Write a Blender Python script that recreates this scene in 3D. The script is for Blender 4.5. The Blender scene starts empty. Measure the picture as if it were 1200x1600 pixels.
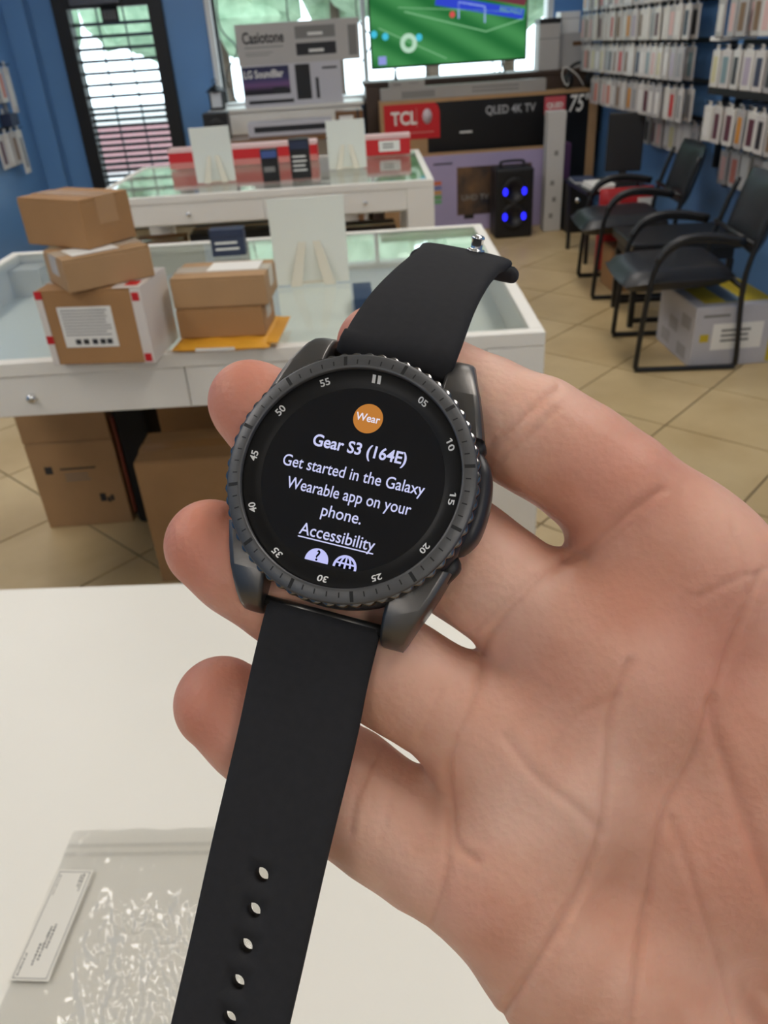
import bpy, bmesh, math, random
import numpy as np
from math import sin, cos, pi, radians, sqrt, atan2
from mathutils import Vector, Matrix

random.seed(7)
SC = bpy.context.scene
COL = SC.collection

# ------------------------------------------------------------------ camera
FPX = 1220.0                       # focal length in pixels of the 1200 x 1600 frame
PITCH, ROLL, YAW, CAMH = radians(31.07), radians(3.8), radians(1.3), 1.37
_F = Vector((sin(YAW)*cos(PITCH), cos(YAW)*cos(PITCH), -sin(PITCH)))
_R0 = Vector((cos(YAW), -sin(YAW), 0)); _U0 = _R0.cross(_F)
_R = _R0*cos(ROLL) - _U0*sin(ROLL); _U = _U0*cos(ROLL) + _R0*sin(ROLL)
CAMLOC = Vector((0, 0, CAMH))
CAMROT = Matrix((_R, _U, -_F)).transposed()          # columns: right, up, back
cam = bpy.data.cameras.new('camera'); cam_o = bpy.data.objects.new('camera', cam); COL.objects.link(cam_o)
cam.sensor_fit = 'VERTICAL'; cam.sensor_height = 36.0; cam.sensor_width = 27.0
cam.lens = FPX/1600*36.0
cam.clip_start = 0.01; cam.clip_end = 200
cam_o.matrix_world = Matrix.Translation(CAMLOC) @ CAMROT.to_4x4()
cam.dof.use_dof = True; cam.dof.focus_distance = 0.137; cam.dof.aperture_fstop = 42.0
SC.camera = cam_o

# ------------------------------------------------------------------ world, exposure
W = bpy.data.worlds.new('sky'); SC.world = W; W.use_nodes = True
bg = W.node_tree.nodes['Background']
bg.inputs[0].default_value = (0.80, 0.91, 1.0, 1); bg.inputs[1].default_value = 3.9
SC.view_settings.view_transform = 'Standard'; SC.view_settings.look = 'None'
SC.view_settings.gamma = 1.0; SC.view_settings.use_curve_mapping = False
SC.view_settings.exposure = 0.02
SC.cycles.max_bounces = 7; SC.cycles.diffuse_bounces = 3
LAMP_W = 1.0                      # scale of every ceiling lamp
LAMP_COL = (1.0, 0.94, 0.875)

# ------------------------------------------------------------------ materials
MATS = {}
def mat(name, col, rough=0.5, metal=0.0, var=0.0, vscale=8.0, bump=0.0, bscale=60.0, spec=0.5, emit=None, estr=1.0, col2=None, coat=0.0):
    if name in MATS: return MATS[name]
    m = bpy.data.materials.new(name); m.use_nodes = True; MATS[name] = m
    nt = m.node_tree; b = nt.nodes['Principled BSDF']
    b.inputs['Base Color'].default_value = (*col, 1); b.inputs['Roughness'].default_value = rough
    b.inputs['Metallic'].default_value = metal; b.inputs['Specular IOR Level'].default_value = spec
    b.inputs['Coat Weight'].default_value = coat
    tc = nt.nodes.new('ShaderNodeTexCoord')
    if var > 0 or col2:
        n = nt.nodes.new('ShaderNodeTexNoise'); n.inputs['Scale'].default_value = vscale; n.inputs['Detail'].default_value = 5
        nt.links.new(tc.outputs['Object'], n.inputs['Vector'])
        r = nt.nodes.new('ShaderNodeValToRGB'); r.color_ramp.elements[0].position = 0.3; r.color_ramp.elements[1].position = 0.7
        c2 = col2 or tuple(c*(1+var) for c in col); c1 = col if col2 else tuple(c*(1-var) for c in col)
        r.color_ramp.elements[0].color = (*c1, 1); r.color_ramp.elements[1].color = (*c2, 1)
        nt.links.new(n.outputs['Fac'], r.inputs['Fac']); nt.links.new(r.outputs['Color'], b.inputs['Base Color'])
    if bump > 0:
        n2 = nt.nodes.new('ShaderNodeTexNoise'); n2.inputs['Scale'].default_value = bscale; n2.inputs['Detail'].default_value = 4
        nt.links.new(tc.outputs['Object'], n2.inputs['Vector'])
        bp = nt.nodes.new('ShaderNodeBump'); bp.inputs['Strength'].default_value = bump; bp.inputs['Distance'].default_value = 0.01
        nt.links.new(n2.outputs['Fac'], bp.inputs['Height']); nt.links.new(bp.outputs['Normal'], b.inputs['Normal'])
    if emit:
        b.inputs['Emission Color'].default_value = (*emit, 1); b.inputs['Emission Strength'].default_value = estr
        if not name.startswith('lamp'): m.cycles.emission_sampling = 'NONE'      # faint glow: found by bounces alone
    return m
def glass(name, tint=(1, 1, 1), gl=0.06, rough=0.02, edge=0.5):
    """thin pane: transparent, mirror-like at a slant"""
    if name in MATS: return MATS[name]
    m = bpy.data.materials.new(name); m.use_nodes = True; MATS[name] = m
    nt = m.node_tree; nt.nodes.clear()
    o = nt.nodes.new('ShaderNodeOutputMaterial'); t = nt.nodes.new('ShaderNodeBsdfTransparent'); g = nt.nodes.new('ShaderNodeBsdfGlossy')
    mx = nt.nodes.new('ShaderNodeMixShader'); fr = nt.nodes.new('ShaderNodeFresnel'); geo = nt.nodes.new('ShaderNodeNewGeometry'); ii = nt.nodes.new('ShaderNodeMath'); ii.operation = 'MULTIPLY_ADD'; ii.inputs[1].default_value = 1/1.5-1.5; ii.inputs[2].default_value = 1.5
    nt.links.new(geo.outputs['Backfacing'], ii.inputs[0]); nt.links.new(ii.outputs[0], fr.inputs['IOR'])
    ma = nt.nodes.new('ShaderNodeMath'); ma.operation = 'MULTIPLY_ADD'; ma.inputs[1].default_value = edge; ma.inputs[2].default_value = gl
    t.inputs[0].default_value = (*tint, 1); g.inputs['Roughness'].default_value = rough
    nt.links.new(fr.outputs[0], ma.inputs[0]); nt.links.new(ma.outputs[0], mx.inputs[0])
    nt.links.new(t.outputs[0], mx.inputs[1]); nt.links.new(g.outputs[0], mx.inputs[2]); nt.links.new(mx.outputs[0], o.inputs[0])
    return m
def rgb(r, g, b):                   # 8-bit sRGB to linear
    f = lambda v: (v/255/12.92) if v/255 <= 0.04045 else ((v/255+0.055)/1.055)**2.4
    return (f(r), f(g), f(b))

M_WHITE = mat('white_laminate', rgb(238, 234, 224), 0.45, var=0.02, vscale=3)
M_DESK = mat('desk_laminate', rgb(236, 232, 220), 0.42, var=0.015, vscale=4)
M_CARD = mat('cardboard', rgb(168, 126, 82), 0.85, var=0.07, vscale=7, bump=0.05, bscale=120)
M_CARD2 = mat('cardboard_pale', rgb(176, 140, 100), 0.85, var=0.07, vscale=7, bump=0.05, bscale=120)
M_CARDE = mat('cardboard_edge', rgb(146, 108, 70), 0.9, var=0.05, vscale=20)
M_TAPE = mat('brown_tape', rgb(182, 142, 98), 0.25)
M_CTAPE = mat('clear_tape', rgb(205, 190, 170), 0.18)
M_PAPER = mat('paper', rgb(235, 233, 226), 0.7)
M_INK = mat('ink', rgb(45, 45, 48), 0.7)
M_GREYINK = mat('grey_ink', rgb(130, 128, 124), 0.7)
M_BLACK = mat('black_plastic', rgb(26, 26, 28), 0.45)
M_FRAME = mat('black_frame', rgb(14, 14, 15), 0.5)
M_TUBE = mat('black_tube', rgb(20, 20, 21), 0.35)
M_LEATHER = mat('black_leatherette', rgb(27, 28, 32), 0.38, bump=0.12, bscale=90)
M_CHROME = mat('chrome', (0.78, 0.78, 0.78), 0.12, metal=1.0)
M_RED = mat('red_print', rgb(200, 24, 32), 0.45)
M_WALL = mat('blue_paint', rgb(100, 146, 198), 0.36, var=0.03, vscale=2, bump=0.02, bscale=50)
M_WHITEP = mat('white_paint', rgb(225, 225, 222), 0.6, var=0.02, vscale=2)
M_GLASS = glass('pane_glass', (0.95, 0.98, 0.97), 0.03)
M_CGLASS = glass('counter_glass', (0.965, 0.985, 0.975), 0.04, edge=.9)
M_WINGLASS = glass('window_glass', (0.97, 1, 1), 0.02)
M_WOOD = mat('brown_wood', rgb(120, 84, 52), 0.5, var=0.12, vscale=5)

# ------------------------------------------------------------------ mesh helpers
def link(name, me, m=None, parent=None, smooth=False, loc=None):
    o = bpy.data.objects.new(name, me); COL.objects.link(o)
    if m is not None and len(me.materials) == 0: me.materials.append(m)
    if smooth:
        me.polygons.foreach_set('use_smooth', [True]*len(me.polygons))
    if parent is not None: o.parent = parent
    if loc is not None: o.location = loc
    return o
def pyd(name, v, f, m, parent=None, smooth=False, loc=None):
    me = bpy.data.meshes.new(name); me.from_pydata([tuple(p) for p in v], [], f); me.update()
    return link(name, me, m, parent, smooth, loc)
def tag(o, label=None, cat=None, group=None, kind=None):
    if label: o['label'] = label
    if cat: o['category'] = cat
    if group: o['group'] = group
    if kind: o['kind'] = kind
    return o
def thing(name, loc, label, cat, rz=0.0, group=None, rot=None):
    o = bpy.data.objects.new(name, None); COL.objects.link(o); o.empty_display_size = 0.05
    o.location = loc
    if rot is not None: o.rotation_euler = rot
    else: o.rotation_euler = (0, 0, rz)
    return tag(o, label, cat, group)
def bm_box(bm, x0, x1, y0, y1, z0, z1, bev=0.0, seg=2):
    r = bmesh.ops.create_cube(bm, size=1.0)
    for v in r['verts']:
        v.co = Vector((x0+(v.co.x+.5)*(x1-x0), y0+(v.co.y+.5)*(y1-y0), z0+(v.co.z+.5)*(z1-z0)))
    if bev > 0:
        es = list({e for v in r['verts'] for e in v.link_edges})
        bmesh.ops.bevel(bm, geom=es, offset=bev, segments=seg, profile=0.5, affect='EDGES')
def box(name, x0, x1, y0, y1, z0, z1, m, parent=None, bev=0.0, seg=2, loc=None, smooth=False):
    bm = bmesh.new(); bm_box(bm, x0, x1, y0, y1, z0, z1, bev, seg)
    me = bpy.data.meshes.new(name); bm.to_mesh(me); bm.free()
    return link(name, me, m, parent, smooth, loc)
def boxes(name, lst, m, parent=None, bev=0.0):
    bm = bmesh.new()
    for b in lst: bm_box(bm, *b, bev)
    me = bpy.data.meshes.new(name); bm.to_mesh(me); bm.free()
    return link(name, me, m, parent)
def catmull(P, n):
    P = [Vector(p) for p in P]; out = []
    Q = [2*P[0]-P[1]] + P + [2*P[-1]-P[-2]]
    for i in range(1, len(Q)-2):
        for k in range(n):
            t = k/n; a, b, c, d = Q[i-1], Q[i], Q[i+1], Q[i+2]
            out.append(0.5*((2*b)+(c-a)*t+(2*a-5*b+4*c-d)*t*t+(3*b-a-3*c+d)*t*t*t))
    out.append(P[-1]); return out
def tube_data(P, r, n=8, closed=False):
    P = [Vector(p) for p in P]; v = []; f = []; up = None
    for i, p in enumerate(P):
        if closed: t = (P[(i+1) % len(P)]-P[i-1]).normalized()
        else: t = (P[min(i+1, len(P)-1)]-P[max(i-1, 0)]).normalized()
        if up is None: up = Vector((0, 0, 1)) if abs(t.z) < .9 else Vector((1, 0, 0))
        s = t.cross(up).normalized(); up = s.cross(t).normalized()
        rr = r[i] if isinstance(r, (list, tuple)) else r
        for k in range(n):
            a = 2*pi*k/n; v.append(p+s*cos(a)*rr+up*sin(a)*rr)
    m = len(P)
    for i in range(m if closed else m-1):
        for k in range(n):
            a, b = i*n+k, i*n+(k+1) % n; j = (i+1) % m
            f.append((a, b, j*n+(k+1) % n, j*n+k))
    if not closed:
        f.append(tuple(range(n-1, -1, -1))); f.append(tuple((m-1)*n+k for k in range(n)))
    return v, f
def tube(name, P, r, m, parent=None, n=8, closed=False):
    v, f = tube_data(P, r, n, closed); return pyd(name, v, f, m, parent, True)
def lathe(name, prof, m, parent=None, n=32, loc=None, smooth=True, cap=True):
    v = []; f = []
    for r, z in prof:
        for k in range(n): v.append((r*cos(2*pi*k/n), r*sin(2*pi*k/n), z))
    for i in range(len(prof)-1):
        for k in range(n):
            f.append((i*n+k, i*n+(k+1) % n, (i+1)*n+(k+1) % n, (i+1)*n+k))
    if cap:
        f.append(tuple(range(n-1, -1, -1))); f.append(tuple((len(prof)-1)*n+k for k in range(n)))
    return pyd(name, v, f, m, parent, smooth, loc)
def prism(name, pts, z0, z1, m, parent=None, axis='z'):
    """extrude a 2D outline; axis says which coordinate is the extrusion"""
    n = len(pts)
    def P(a, b, c): return {'z': (a, b, c), 'y': (a, c, b), 'x': (c, a, b)}[axis]
    v = [P(a, b, z0) for a, b in pts]+[P(a, b, z1) for a, b in pts]
    f = [tuple(range(n-1, -1, -1)), tuple(range(n, 2*n))]+[(i, (i+1) % n, n+(i+1) % n, n+i) for i in range(n)]
    o = pyd(name, v, f, m, parent)
    bm = bmesh.new(); bm.from_mesh(o.data); bmesh.ops.recalc_face_normals(bm, faces=bm.faces); bm.to_mesh(o.data); bm.free()
    return o
def text(name, body, size, m, parent, mtx, bold=0.0, ext=0.0, align='CENTER', space=1.0, width=None, slant=0.0):
    """flat lettering; mtx places it in the parent's space (text reads along its x, up along its y)"""
    cu = bpy.data.curves.new(name, 'FONT'); cu.body = body; cu.size = size; cu.align_x = align; cu.align_y = 'CENTER'
    cu.offset = bold; cu.extrude = ext; cu.space_character = space; cu.resolution_u = 4; cu.shear = slant
    t = bpy.data.objects.new(name, cu); COL.objects.link(t)
    bpy.context.view_layer.update()
    me = bpy.data.meshes.new_from_object(t.evaluated_get(bpy.context.evaluated_depsgraph_get()))
    bpy.data.objects.remove(t); bpy.data.curves.remove(cu)
    if width and len(me.vertices):
        xs = [v.co.x for v in me.vertices]; k = width/(max(xs)-min(xs)); cx = (max(xs)+min(xs))/2
        for v in me.vertices: v.co.x = (v.co.x-cx)*k
    me.materials.clear(); me.transform(mtx)
    return link(name, me, m, parent)
def front(x, y, z):                 # lettering on a face that looks towards -Y
    return Matrix.Translation((x, y, z)) @ Matrix.Rotation(pi/2, 4, 'X')
def copy_tree(o, parent=None):
    c = o.copy(); COL.objects.link(c); c.parent = parent
    for ch in o.children: copy_tree(ch, c)
    return c
# ------------------------------------------------------------------ room shell
XL, XR, YB, YF, ZC = -2.60, 2.14, 7.70, -3.0, 2.90
def struct(o): o['kind'] = 'structure'; return o
M_GROUT = mat('grout', rgb(112, 98, 76), 0.9)
M_TILE = mat('beige_tile', rgb(190, 163, 116), 0.42, col2=rgb(212, 187, 140), vscale=3.2, bump=0.03, bscale=30)
floor = struct(box('floor', XL-.15, XR+.15, YF-.15, YB+.15, -0.12, -0.006, M_GROUT))
def clip(poly, x0, x1, y0, y1):
    for ax, lim, sg in ((0, x0, 1), (0, x1, -1), (1, y0, 1), (1, y1, -1)):
        out = []
        for i in range(len(poly)):
            p, q = poly[i-1], poly[i]; ip = (p[ax]-lim)*sg >= 0; iq = (q[ax]-lim)*sg >= 0
            if ip != iq:
                t = (lim-p[ax])/(q[ax]-p[ax]); out.append((p[0]+(q[0]-p[0])*t, p[1]+(q[1]-p[1])*t))
            if iq: out.append(q)
        poly = out
        if len(poly) < 3: return []
    return poly
PT = 0.459; a0, b0, g = -1.109, 2.809, 0.0035
for i in range(-16, 16):
    for j in range(-16, 16):
        aa, bb = a0+i*PT, b0+j*PT
        q = [(aa+g, bb+g), (aa+PT-g, bb+g), (aa+PT-g, bb+PT-g), (aa+g, bb+PT-g)]
        poly = clip([((a+b)/sqrt(2), (b-a)/sqrt(2)) for a, b in q], XL+.002, XR-.002, YF+.002, YB-.002)
        if len(poly) < 3: continue
        ar = abs(sum(poly[k-1][0]*poly[k][1]-poly[k][0]*poly[k-1][1] for k in range(len(poly))))/2
        if ar > 0.004: prism('floor_tile', poly, -0.006, 0.0, M_TILE, floor)
struct(box('ceiling', XL-.15, XR+.15, YF-.15, YB+.15, ZC, ZC+.1, M_WHITEP))
struct(box('wall_left', XL-.15, XL, YF-.15, YB+.15, 0, ZC, M_WALL))
struct(box('wall_right', XR, XR+.15, YF-.15, YB+.15, 0, ZC, M_WALL))
struct(box('wall_front', XL, XR, YF-.15, YF, 0, ZC, M_WHITEP))
DX0, DX1, DZ = -2.24, -1.36, 2.12        # door opening
WX0, WX1, WZ0, WZ1 = -1.02, 1.87, 0.93, 2.20   # window opening
struct(boxes('wall_back', [(XL, DX0, YB, YB+.15, 0, ZC), (DX0, DX1, YB, YB+.15, DZ, ZC), (DX1, WX0, YB, YB+.15, 0, ZC),
    (WX0, WX1, YB, YB+.15, 0, WZ0), (WX0, WX1, YB, YB+.15, WZ1, ZC), (WX1, XR, YB, YB+.15, 0, ZC)], M_WALL))
struct(box('trim_1', XL, -2.43, YB-.16, YB, 0, ZC, M_WALL, bev=.004))
bm_ = [(XL, DX0-.02, YB-.012, YB, 0, .09), (DX1+.02, XR, YB-.012, YB, 0, .09)]
struct(boxes('baseboard_back', bm_, M_WALL))
struct(box('baseboard_right', XR-.012, XR, YF, YB-.02, 0, .09, M_WALL))
# door: black metal frame, glass, horizontal security bars
door = struct(thing('door_1', ((DX0+DX1)/2, YB, 0), 'black framed glass door with horizontal security bars', 'door'))
del door['category']; del door['label']
hw = (DX1-DX0)/2
for s in (-1, 1): box('door_jamb', *sorted((s*hw, s*(hw-.115))), -.05, .10, 0, DZ, M_FRAME, door, .004)
box('door_head', -hw+.115, hw-.115, -.05, .10, 1.73, DZ, M_FRAME, door, .004)
box('kick_panel', -hw+.115, hw-.115, -.03, .08, 0, .30, M_FRAME, door, .004)
box('door_pane', -hw+.115, hw-.115, .02, .03, .30, 1.73, M_WINGLASS, door)
box('closer_box', -.28, .12, -.10, -.05, 1.75, 1.86, mat('grey_metal', rgb(92, 92, 96), 0.4, metal=.6), door, .004)
box('closer_arm', .16, .34, -.09, -.05, 1.80, 1.84, M_CHROME, door, .004)
zs = [1.62-.088*k for k in range(8)]+[.96-.050*k for k in range(13)]
for z in zs: box('security_bar', -hw+.115, hw-.115, .035, .052, z-.0125, z+.0125, M_FRAME, door)
for x in (-.12, .10): box('upright_bar', x-.006, x+.006, .052, .062, .30, 1.73, M_FRAME, door)
box('door_sign', -.07, .07, .005, .018, 1.63, 1.73, M_FRAME, door, .002)
for k in range(5): box('sign_stroke', -.05+k*.022, -.042+k*.022, .002, .006, 1.645, 1.715, mat('sign_grey', rgb(140, 140, 140), .5), door)
# window: white frame, two panes with a mullion
win = struct(thing('window_1', ((WX0+WX1)/2, YB, WZ0), 'x', 'window')); del win['category']; del win['label']
ww = (WX1-WX0)/2
for nm, b in (('window_jamb', (-ww, -ww+.05, -.03, .12, 0, WZ1-WZ0)), ('window_jamb', (ww-.05, ww, -.03, .12, 0, WZ1-WZ0)),
              ('window_head', (-ww+.05, ww-.05, -.03, .12, WZ1-WZ0-.05, WZ1-WZ0)), ('window_sill', (-ww+.05, ww-.05, -.03, .12, 0, .05))):
    box(nm, *b, M_WHITEP, win, .004)
box('dark_gasket', -ww+.05, -ww+.075, .03, .09, .05, WZ1-WZ0-.05, M_FRAME, win)
box('mullion', -.17, -.13, .02, .10, .05, WZ1-WZ0-.05, M_WHITEP, win, .003)
box('window_pane', -ww+.075, -.17, .05, .06, .05, WZ1-WZ0-.05, M_WINGLASS, win)
box('window_pane', -.13, ww-.05, .05, .06, .05, WZ1-WZ0-.05, M_WINGLASS, win)
# iron scrollwork bars outside the window
for k in range(5):
    x = -1.30+k*.58
    P = catmull([(x, .11, .05), (x-.06, .11, .25), (x+.06, .11, .45), (x-.06, .11, .65), (x, .11, 1.2)], 6)
    tube('scroll_bar', P, .007, M_FRAME, win, 6)
# switch plate on the left wall
sw = thing('light_switch', (XL, 7.05, 1.03), 'small grey light switch plate on the left blue wall', 'switch')
box('switch_plate', 0, .008, -.045, .045, 0, .13, mat('switch_grey', rgb(150, 158, 172), .5), sw, .003)
box('rocker', .008, .013, -.016, .016, .035, .095, M_WHITEP, sw, .001)

# ------------------------------------------------------------------ ceiling lamps
M_DIFF = mat('lamp_diffuser', (.9, .9, .9), .6, emit=LAMP_COL, estr=9.0*LAMP_W)
def ceiling_lamp(x, y, where):
    t = thing('ceiling_lamp', (x, y, ZC), 'white rectangular ceiling lamp panel '+where, 'lamp', group='ceiling lamps')
    box('lamp_body', -.31, .31, -.61, .61, -.06, 0, M_WHITEP, t, .003)
    box('diffuser', -.28, .28, -.58, .58, -.066, -.055, M_DIFF, t)
for x, sx in ((-1.78, 'left'), (.95, 'right')):
    for y, sy in ((-2.2, 'behind the desk'), (.6, 'above the desk'), (2.9, 'above the display tables'), (5.1, 'near the window')):
        ceiling_lamp(x, y, sy+', '+sx+' row')

# ------------------------------------------------------------------ outside
struct(box('pavement', -14, 14, YB+.15, 30, -.2, -.05, mat('pavement_grey', rgb(190, 188, 184), .8, var=.06, vscale=2)))
M_LEAF = mat('leaf_green', rgb(112, 142, 112), .7, col2=rgb(168, 192, 160), vscale=3)
M_BARK = mat('bark', rgb(84, 68, 54), .9, var=.1)
def tree(x, y, h, r, seed, label):
    rn = random.Random(seed)
    t = thing('tree', (x, y, -.05), label, 'tree', group='trees outside the window')
    tube('trunk', [(0, 0, 0), (.03, .02, h*.3), (0, 0, h*.62)], [.16, .13, .08], M_BARK, t)
    bm = bmesh.new()
    for k in range(22):
        a, b, rr = rn.uniform(0, 2*pi), rn.uniform(-.75, .8), rn.uniform(.2, .72)
        c = Vector((cos(a)*rr*r, sin(a)*rr*r, h*.68+b*r*.75)); q = r*rn.uniform(.34, .55)
        s = bmesh.ops.create_icosphere(bm, subdivisions=2, radius=q)
        for v in s['verts']: v.co = v.co*rn.uniform(.82, 1.15)+c
    me = bpy.data.meshes.new('crown'); bm.to_mesh(me); bm.free(); link('crown', me, M_LEAF, t)
for i, (x, y, h, r, l) in enumerate([(-6.3, 17, 4.2, 1.75, 'leafy tree outside, seen through the glass door'), (-2.2, 18, 4.2, 1.75, 'leafy tree outside at the left edge of the shop window'),
        (1.9, 17.5, 4.2, 1.75, 'leafy tree outside above the keyboard carton'), (6.0, 18, 4.2, 1.75, 'leafy tree outside behind the television'), (-4.2, 22.5, 5.0, 1.9, 'taller leafy tree outside, farther off beyond the glass door'),
        (.1, 22.5, 5.0, 1.9, 'taller leafy tree outside, farther off beyond the soundbar carton'), (4.4, 22.5, 5.0, 1.9, 'taller leafy tree outside, farther off beyond the television')]):
    tree(x, y, h, r, i, l)
lw = thing('garden_wall', (-4.2, 12.6, -.05), 'low pinkish brick garden wall outside the glass door', 'wall')
M_BRICK = mat('pink_brick', rgb(160, 118, 118), .85, var=.12, vscale=6)
box('wall_core', -2.6, 2.6, -.09, .09, 0, .62, mat('mortar', rgb(170, 160, 155), .9), lw)
bk = None
for r in range(7):
    for c in range(18):
        x0 = -2.6+c*.288+(.144 if r % 2 else 0)
        if x0+.278 > 2.62: continue
        if bk is None: bk = box('brick', 0, .278, -.10, .10, 0, .08, M_BRICK, lw, loc=(x0, 0, r*.089+.004)); continue
        b = bk.copy(); COL.objects.link(b); b.location = (x0, 0, r*.089+.004)

# ------------------------------------------------------------------ white display tables with glass tops
M_TRAY = mat('tray_white', rgb(240, 242, 234), .5)
M_SEAM = mat('seam_grey', rgb(150, 146, 138), .7)
TW, TD, TH = 1.52, 1.09, .85
def display_table(loc, rz, label):
    t = thing('display_table', loc, label, 'table', rz, group='white glass-topped display tables')
    fr = .028
    for nm, b in (('top_rail', (-TW, 0, 0, fr, TH-.03, TH)), ('top_rail', (-TW, 0, TD-fr, TD, TH-.03, TH)),
                  ('top_rail', (-TW, -TW+fr, fr, TD-fr, TH-.03, TH)), ('top_rail', (-fr, 0, fr, TD-fr, TH-.03, TH))):
        box(nm, *b, M_WHITE, t, .002)
    box('glass_top', -TW+fr, -fr, fr, TD-fr, TH-.010, TH-.003, M_CGLASS, t)
    box('tray', -TW+.02, -.02, .02, TD-.02, TH-.125, TH-.115, M_TRAY, t)
    for x0, x1 in ((-TW+.118, -.742), (-.739, -.121)):
        p = box('apron_panel', x0, x1, .003, .020, TH-.118, TH-.031, M_WHITE, t, .0015)
    box('apron_panel', -TW+.118, -.121, TD-.02, TD-.003, TH-.118, TH-.031, M_WHITE, t, .0015)
    for x0 in (-TW+.003, -.020): box('side_panel', x0, x0+.017, .118, TD-.118, TH-.118, TH-.031, M_WHITE, t, .0015)
    for x0 in (-TW, -.118):
        for y0 in (0, TD-.118): box('leg', x0, x0+.118, y0, y0+.118, 0, TH-.031, M_WHITE, t, .0015)
    for x in (-1.07, -.30):
        k = lathe('lock', [(.010, 0), (.010, .006), (.0075, .010), (.002, .011)], M_CHROME, t, 14)
        k.rotation_euler = (pi/2, 0, 0); k.location = (x, .003, TH-.078)
    return t
T1 = display_table((.384, 1.516, 0), radians(-2.5), 'white glass-topped display table carrying the brown parcels')
T2 = display_table((.389, 3.585, 0), radians(-2.0), 'white glass-topped display table farther back, carrying two white sign boards')

# ------------------------------------------------------------------ cartons
def carton(name, label, w, d, h, loc, rz=0, m=None, tape=True, group=None, cat='box', tm=None):
    m = m or M_CARD
    t = thing(name, loc, label, cat, rz, group)
    box('carton_body', -w/2, w/2, -d/2, d/2, 0, h-.004, m, t, .0025)
    box('top_flap', -w/2+.001, w/2-.001, -d/2+.001, -.0012, h-.004, h, m, t, .001)
    box('top_flap', -w/2+.001, w/2-.001, .0012, d/2-.001, h-.004, h, m, t, .001)
    if tape:
        tw = min(.024, d*.2)
        boxes('tape', [(-w/2-.0008, w/2+.0008, -tw, tw, h, h+.0009), (w/2, w/2+.0008, -tw, tw, h-.05 if h > .06 else h*.4, h), (-w/2-.0008, -w/2, -tw, tw, h-.05 if h > .06 else h*.4, h)], tm or M_TAPE, t)
    return t
def bars(parent, x0, x1, z0, z1, n, y, m, rag=.25, seed=1, name='print_line', hgt=.5):
    rn = random.Random(seed); st = (z1-z0)/n
    for k in range(n):
        z = z1-(k+.5)*st; boxes(name, [(x0, x1-(x1-x0)*rn.uniform(0, rag), y-.0006, y, z-st*hgt/2, z+st*hgt/2)], m, parent)
# parcel pile on the near table
b1 = carton('cardboard_box', 'large brown parcel with white shipping label, bottom of the left pile', .208, .150, .148, (-.492, 1.592, .85), radians(-8), tm=M_CTAPE)
lb = box('shipping_label', -.068, .040, -.0762, -.075, .036, .116, M_PAPER, b1)
bars(lb, -.062, .034, .058, .112, 9, -.0762, M_GREYINK, .15, 3, hgt=.3)
for k, x in enumerate((-.046, -.03, -.012, .004, .018)): box('print_block', x, x+.011, -.0768, -.0762, .042, .052, M_INK, lb)
M_WRAP = mat('white_tape', rgb(222, 214, 206), .25)
for b_ in [(.085, .1052, -.0762, -.0752, .0, .148), (-.1052, -.092, -.0762, -.0752, 0, .148), (.104, .1052, -.0752, .0752, .0, .148), (.05, .1045, -.0752, .0752, .1485, .1492)]: box('fragile_tape', *b_, M_WRAP, b1)
for x, z in ((.094, .132), (-.098, .052), (-.098, .140), (.094, .012)): box('red_stamp', x-.007, x+.007, -.0769, -.0762, z-.008, z+.008, M_RED, b1)
box('red_stamp', .070, .095, -.06, -.03, .1492, .1498, M_RED, b1)
b2 = carton('cardboard_box', 'flat brown parcel in the middle of the left pile', .168, .128, .060, (-.487, 1.586, 1.0), radians(33), M_CARD2, tm=M_CTAPE)
box('paper_slip', -.06, .03, -.05, .02, .0612, .0618, M_PAPER, b2)
b3 = carton('cardboard_box', 'brown parcel resting on top of the left pile', .178, .122, .088, (-.528, 1.652, 1.0625), radians(-34))
env = thing('padded_envelope', (-.262, 1.628, .85), 'yellow padded envelope lying under two brown parcels', 'envelope', radians(-6))
def pillow(name, w, d, h, m, parent, n=14, wob=.0):
    v = []; f = []
    for s in (1, -1):
        for j in range(n+1):
            for i in range(n+1):
                u, q = i/n*2-1, j/n*2-1
                e = (max(0, 1-abs(u)**12)*max(0, 1-abs(q)**12))**.4
                v.append((u*w/2, q*d/2, h*.5*(1+s*e)+wob*sin(9*u+5*q)*e))
    N = (n+1)**2
    for j in range(n):
        for i in range(n):
            a = j*(n+1)+i; f.append((a, a+1, a+n+2, a+n+1)); f.append((N+a+n+1, N+a+n+2, N+a+1, N+a))
    return pyd(name, v, f, m, parent, True)
pillow('envelope_body', .200, .200, .018, mat('kraft_yellow', rgb(222, 158, 42), .55, var=.05, bump=.06, bscale=40), env, wob=.0012)
box('flap', .060, .116, -.085, .085, .012, .0145, MATS['kraft_yellow'], env, .001)
box('envelope_label', -.05, .03, -.1005, -.0985, .006, .012, M_PAPER, env)
b5 = carton('cardboard_box', 'flat brown parcel lying directly on the yellow envelope', .178, .120, .060, (-.264, 1.634, .8685), radians(-6), M_CARD, tm=M_CTAPE)
b4 = carton('cardboard_box', 'brown parcel on top of the right pile, above the yellow envelope', .192, .130, .060, (-.258, 1.640, .930), radians(-5), M_CARD2, tm=M_CTAPE)
box('shipping_label', -.03, .075, -.02, .05, .0612, .0618, M_PAPER, b4)
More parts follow.
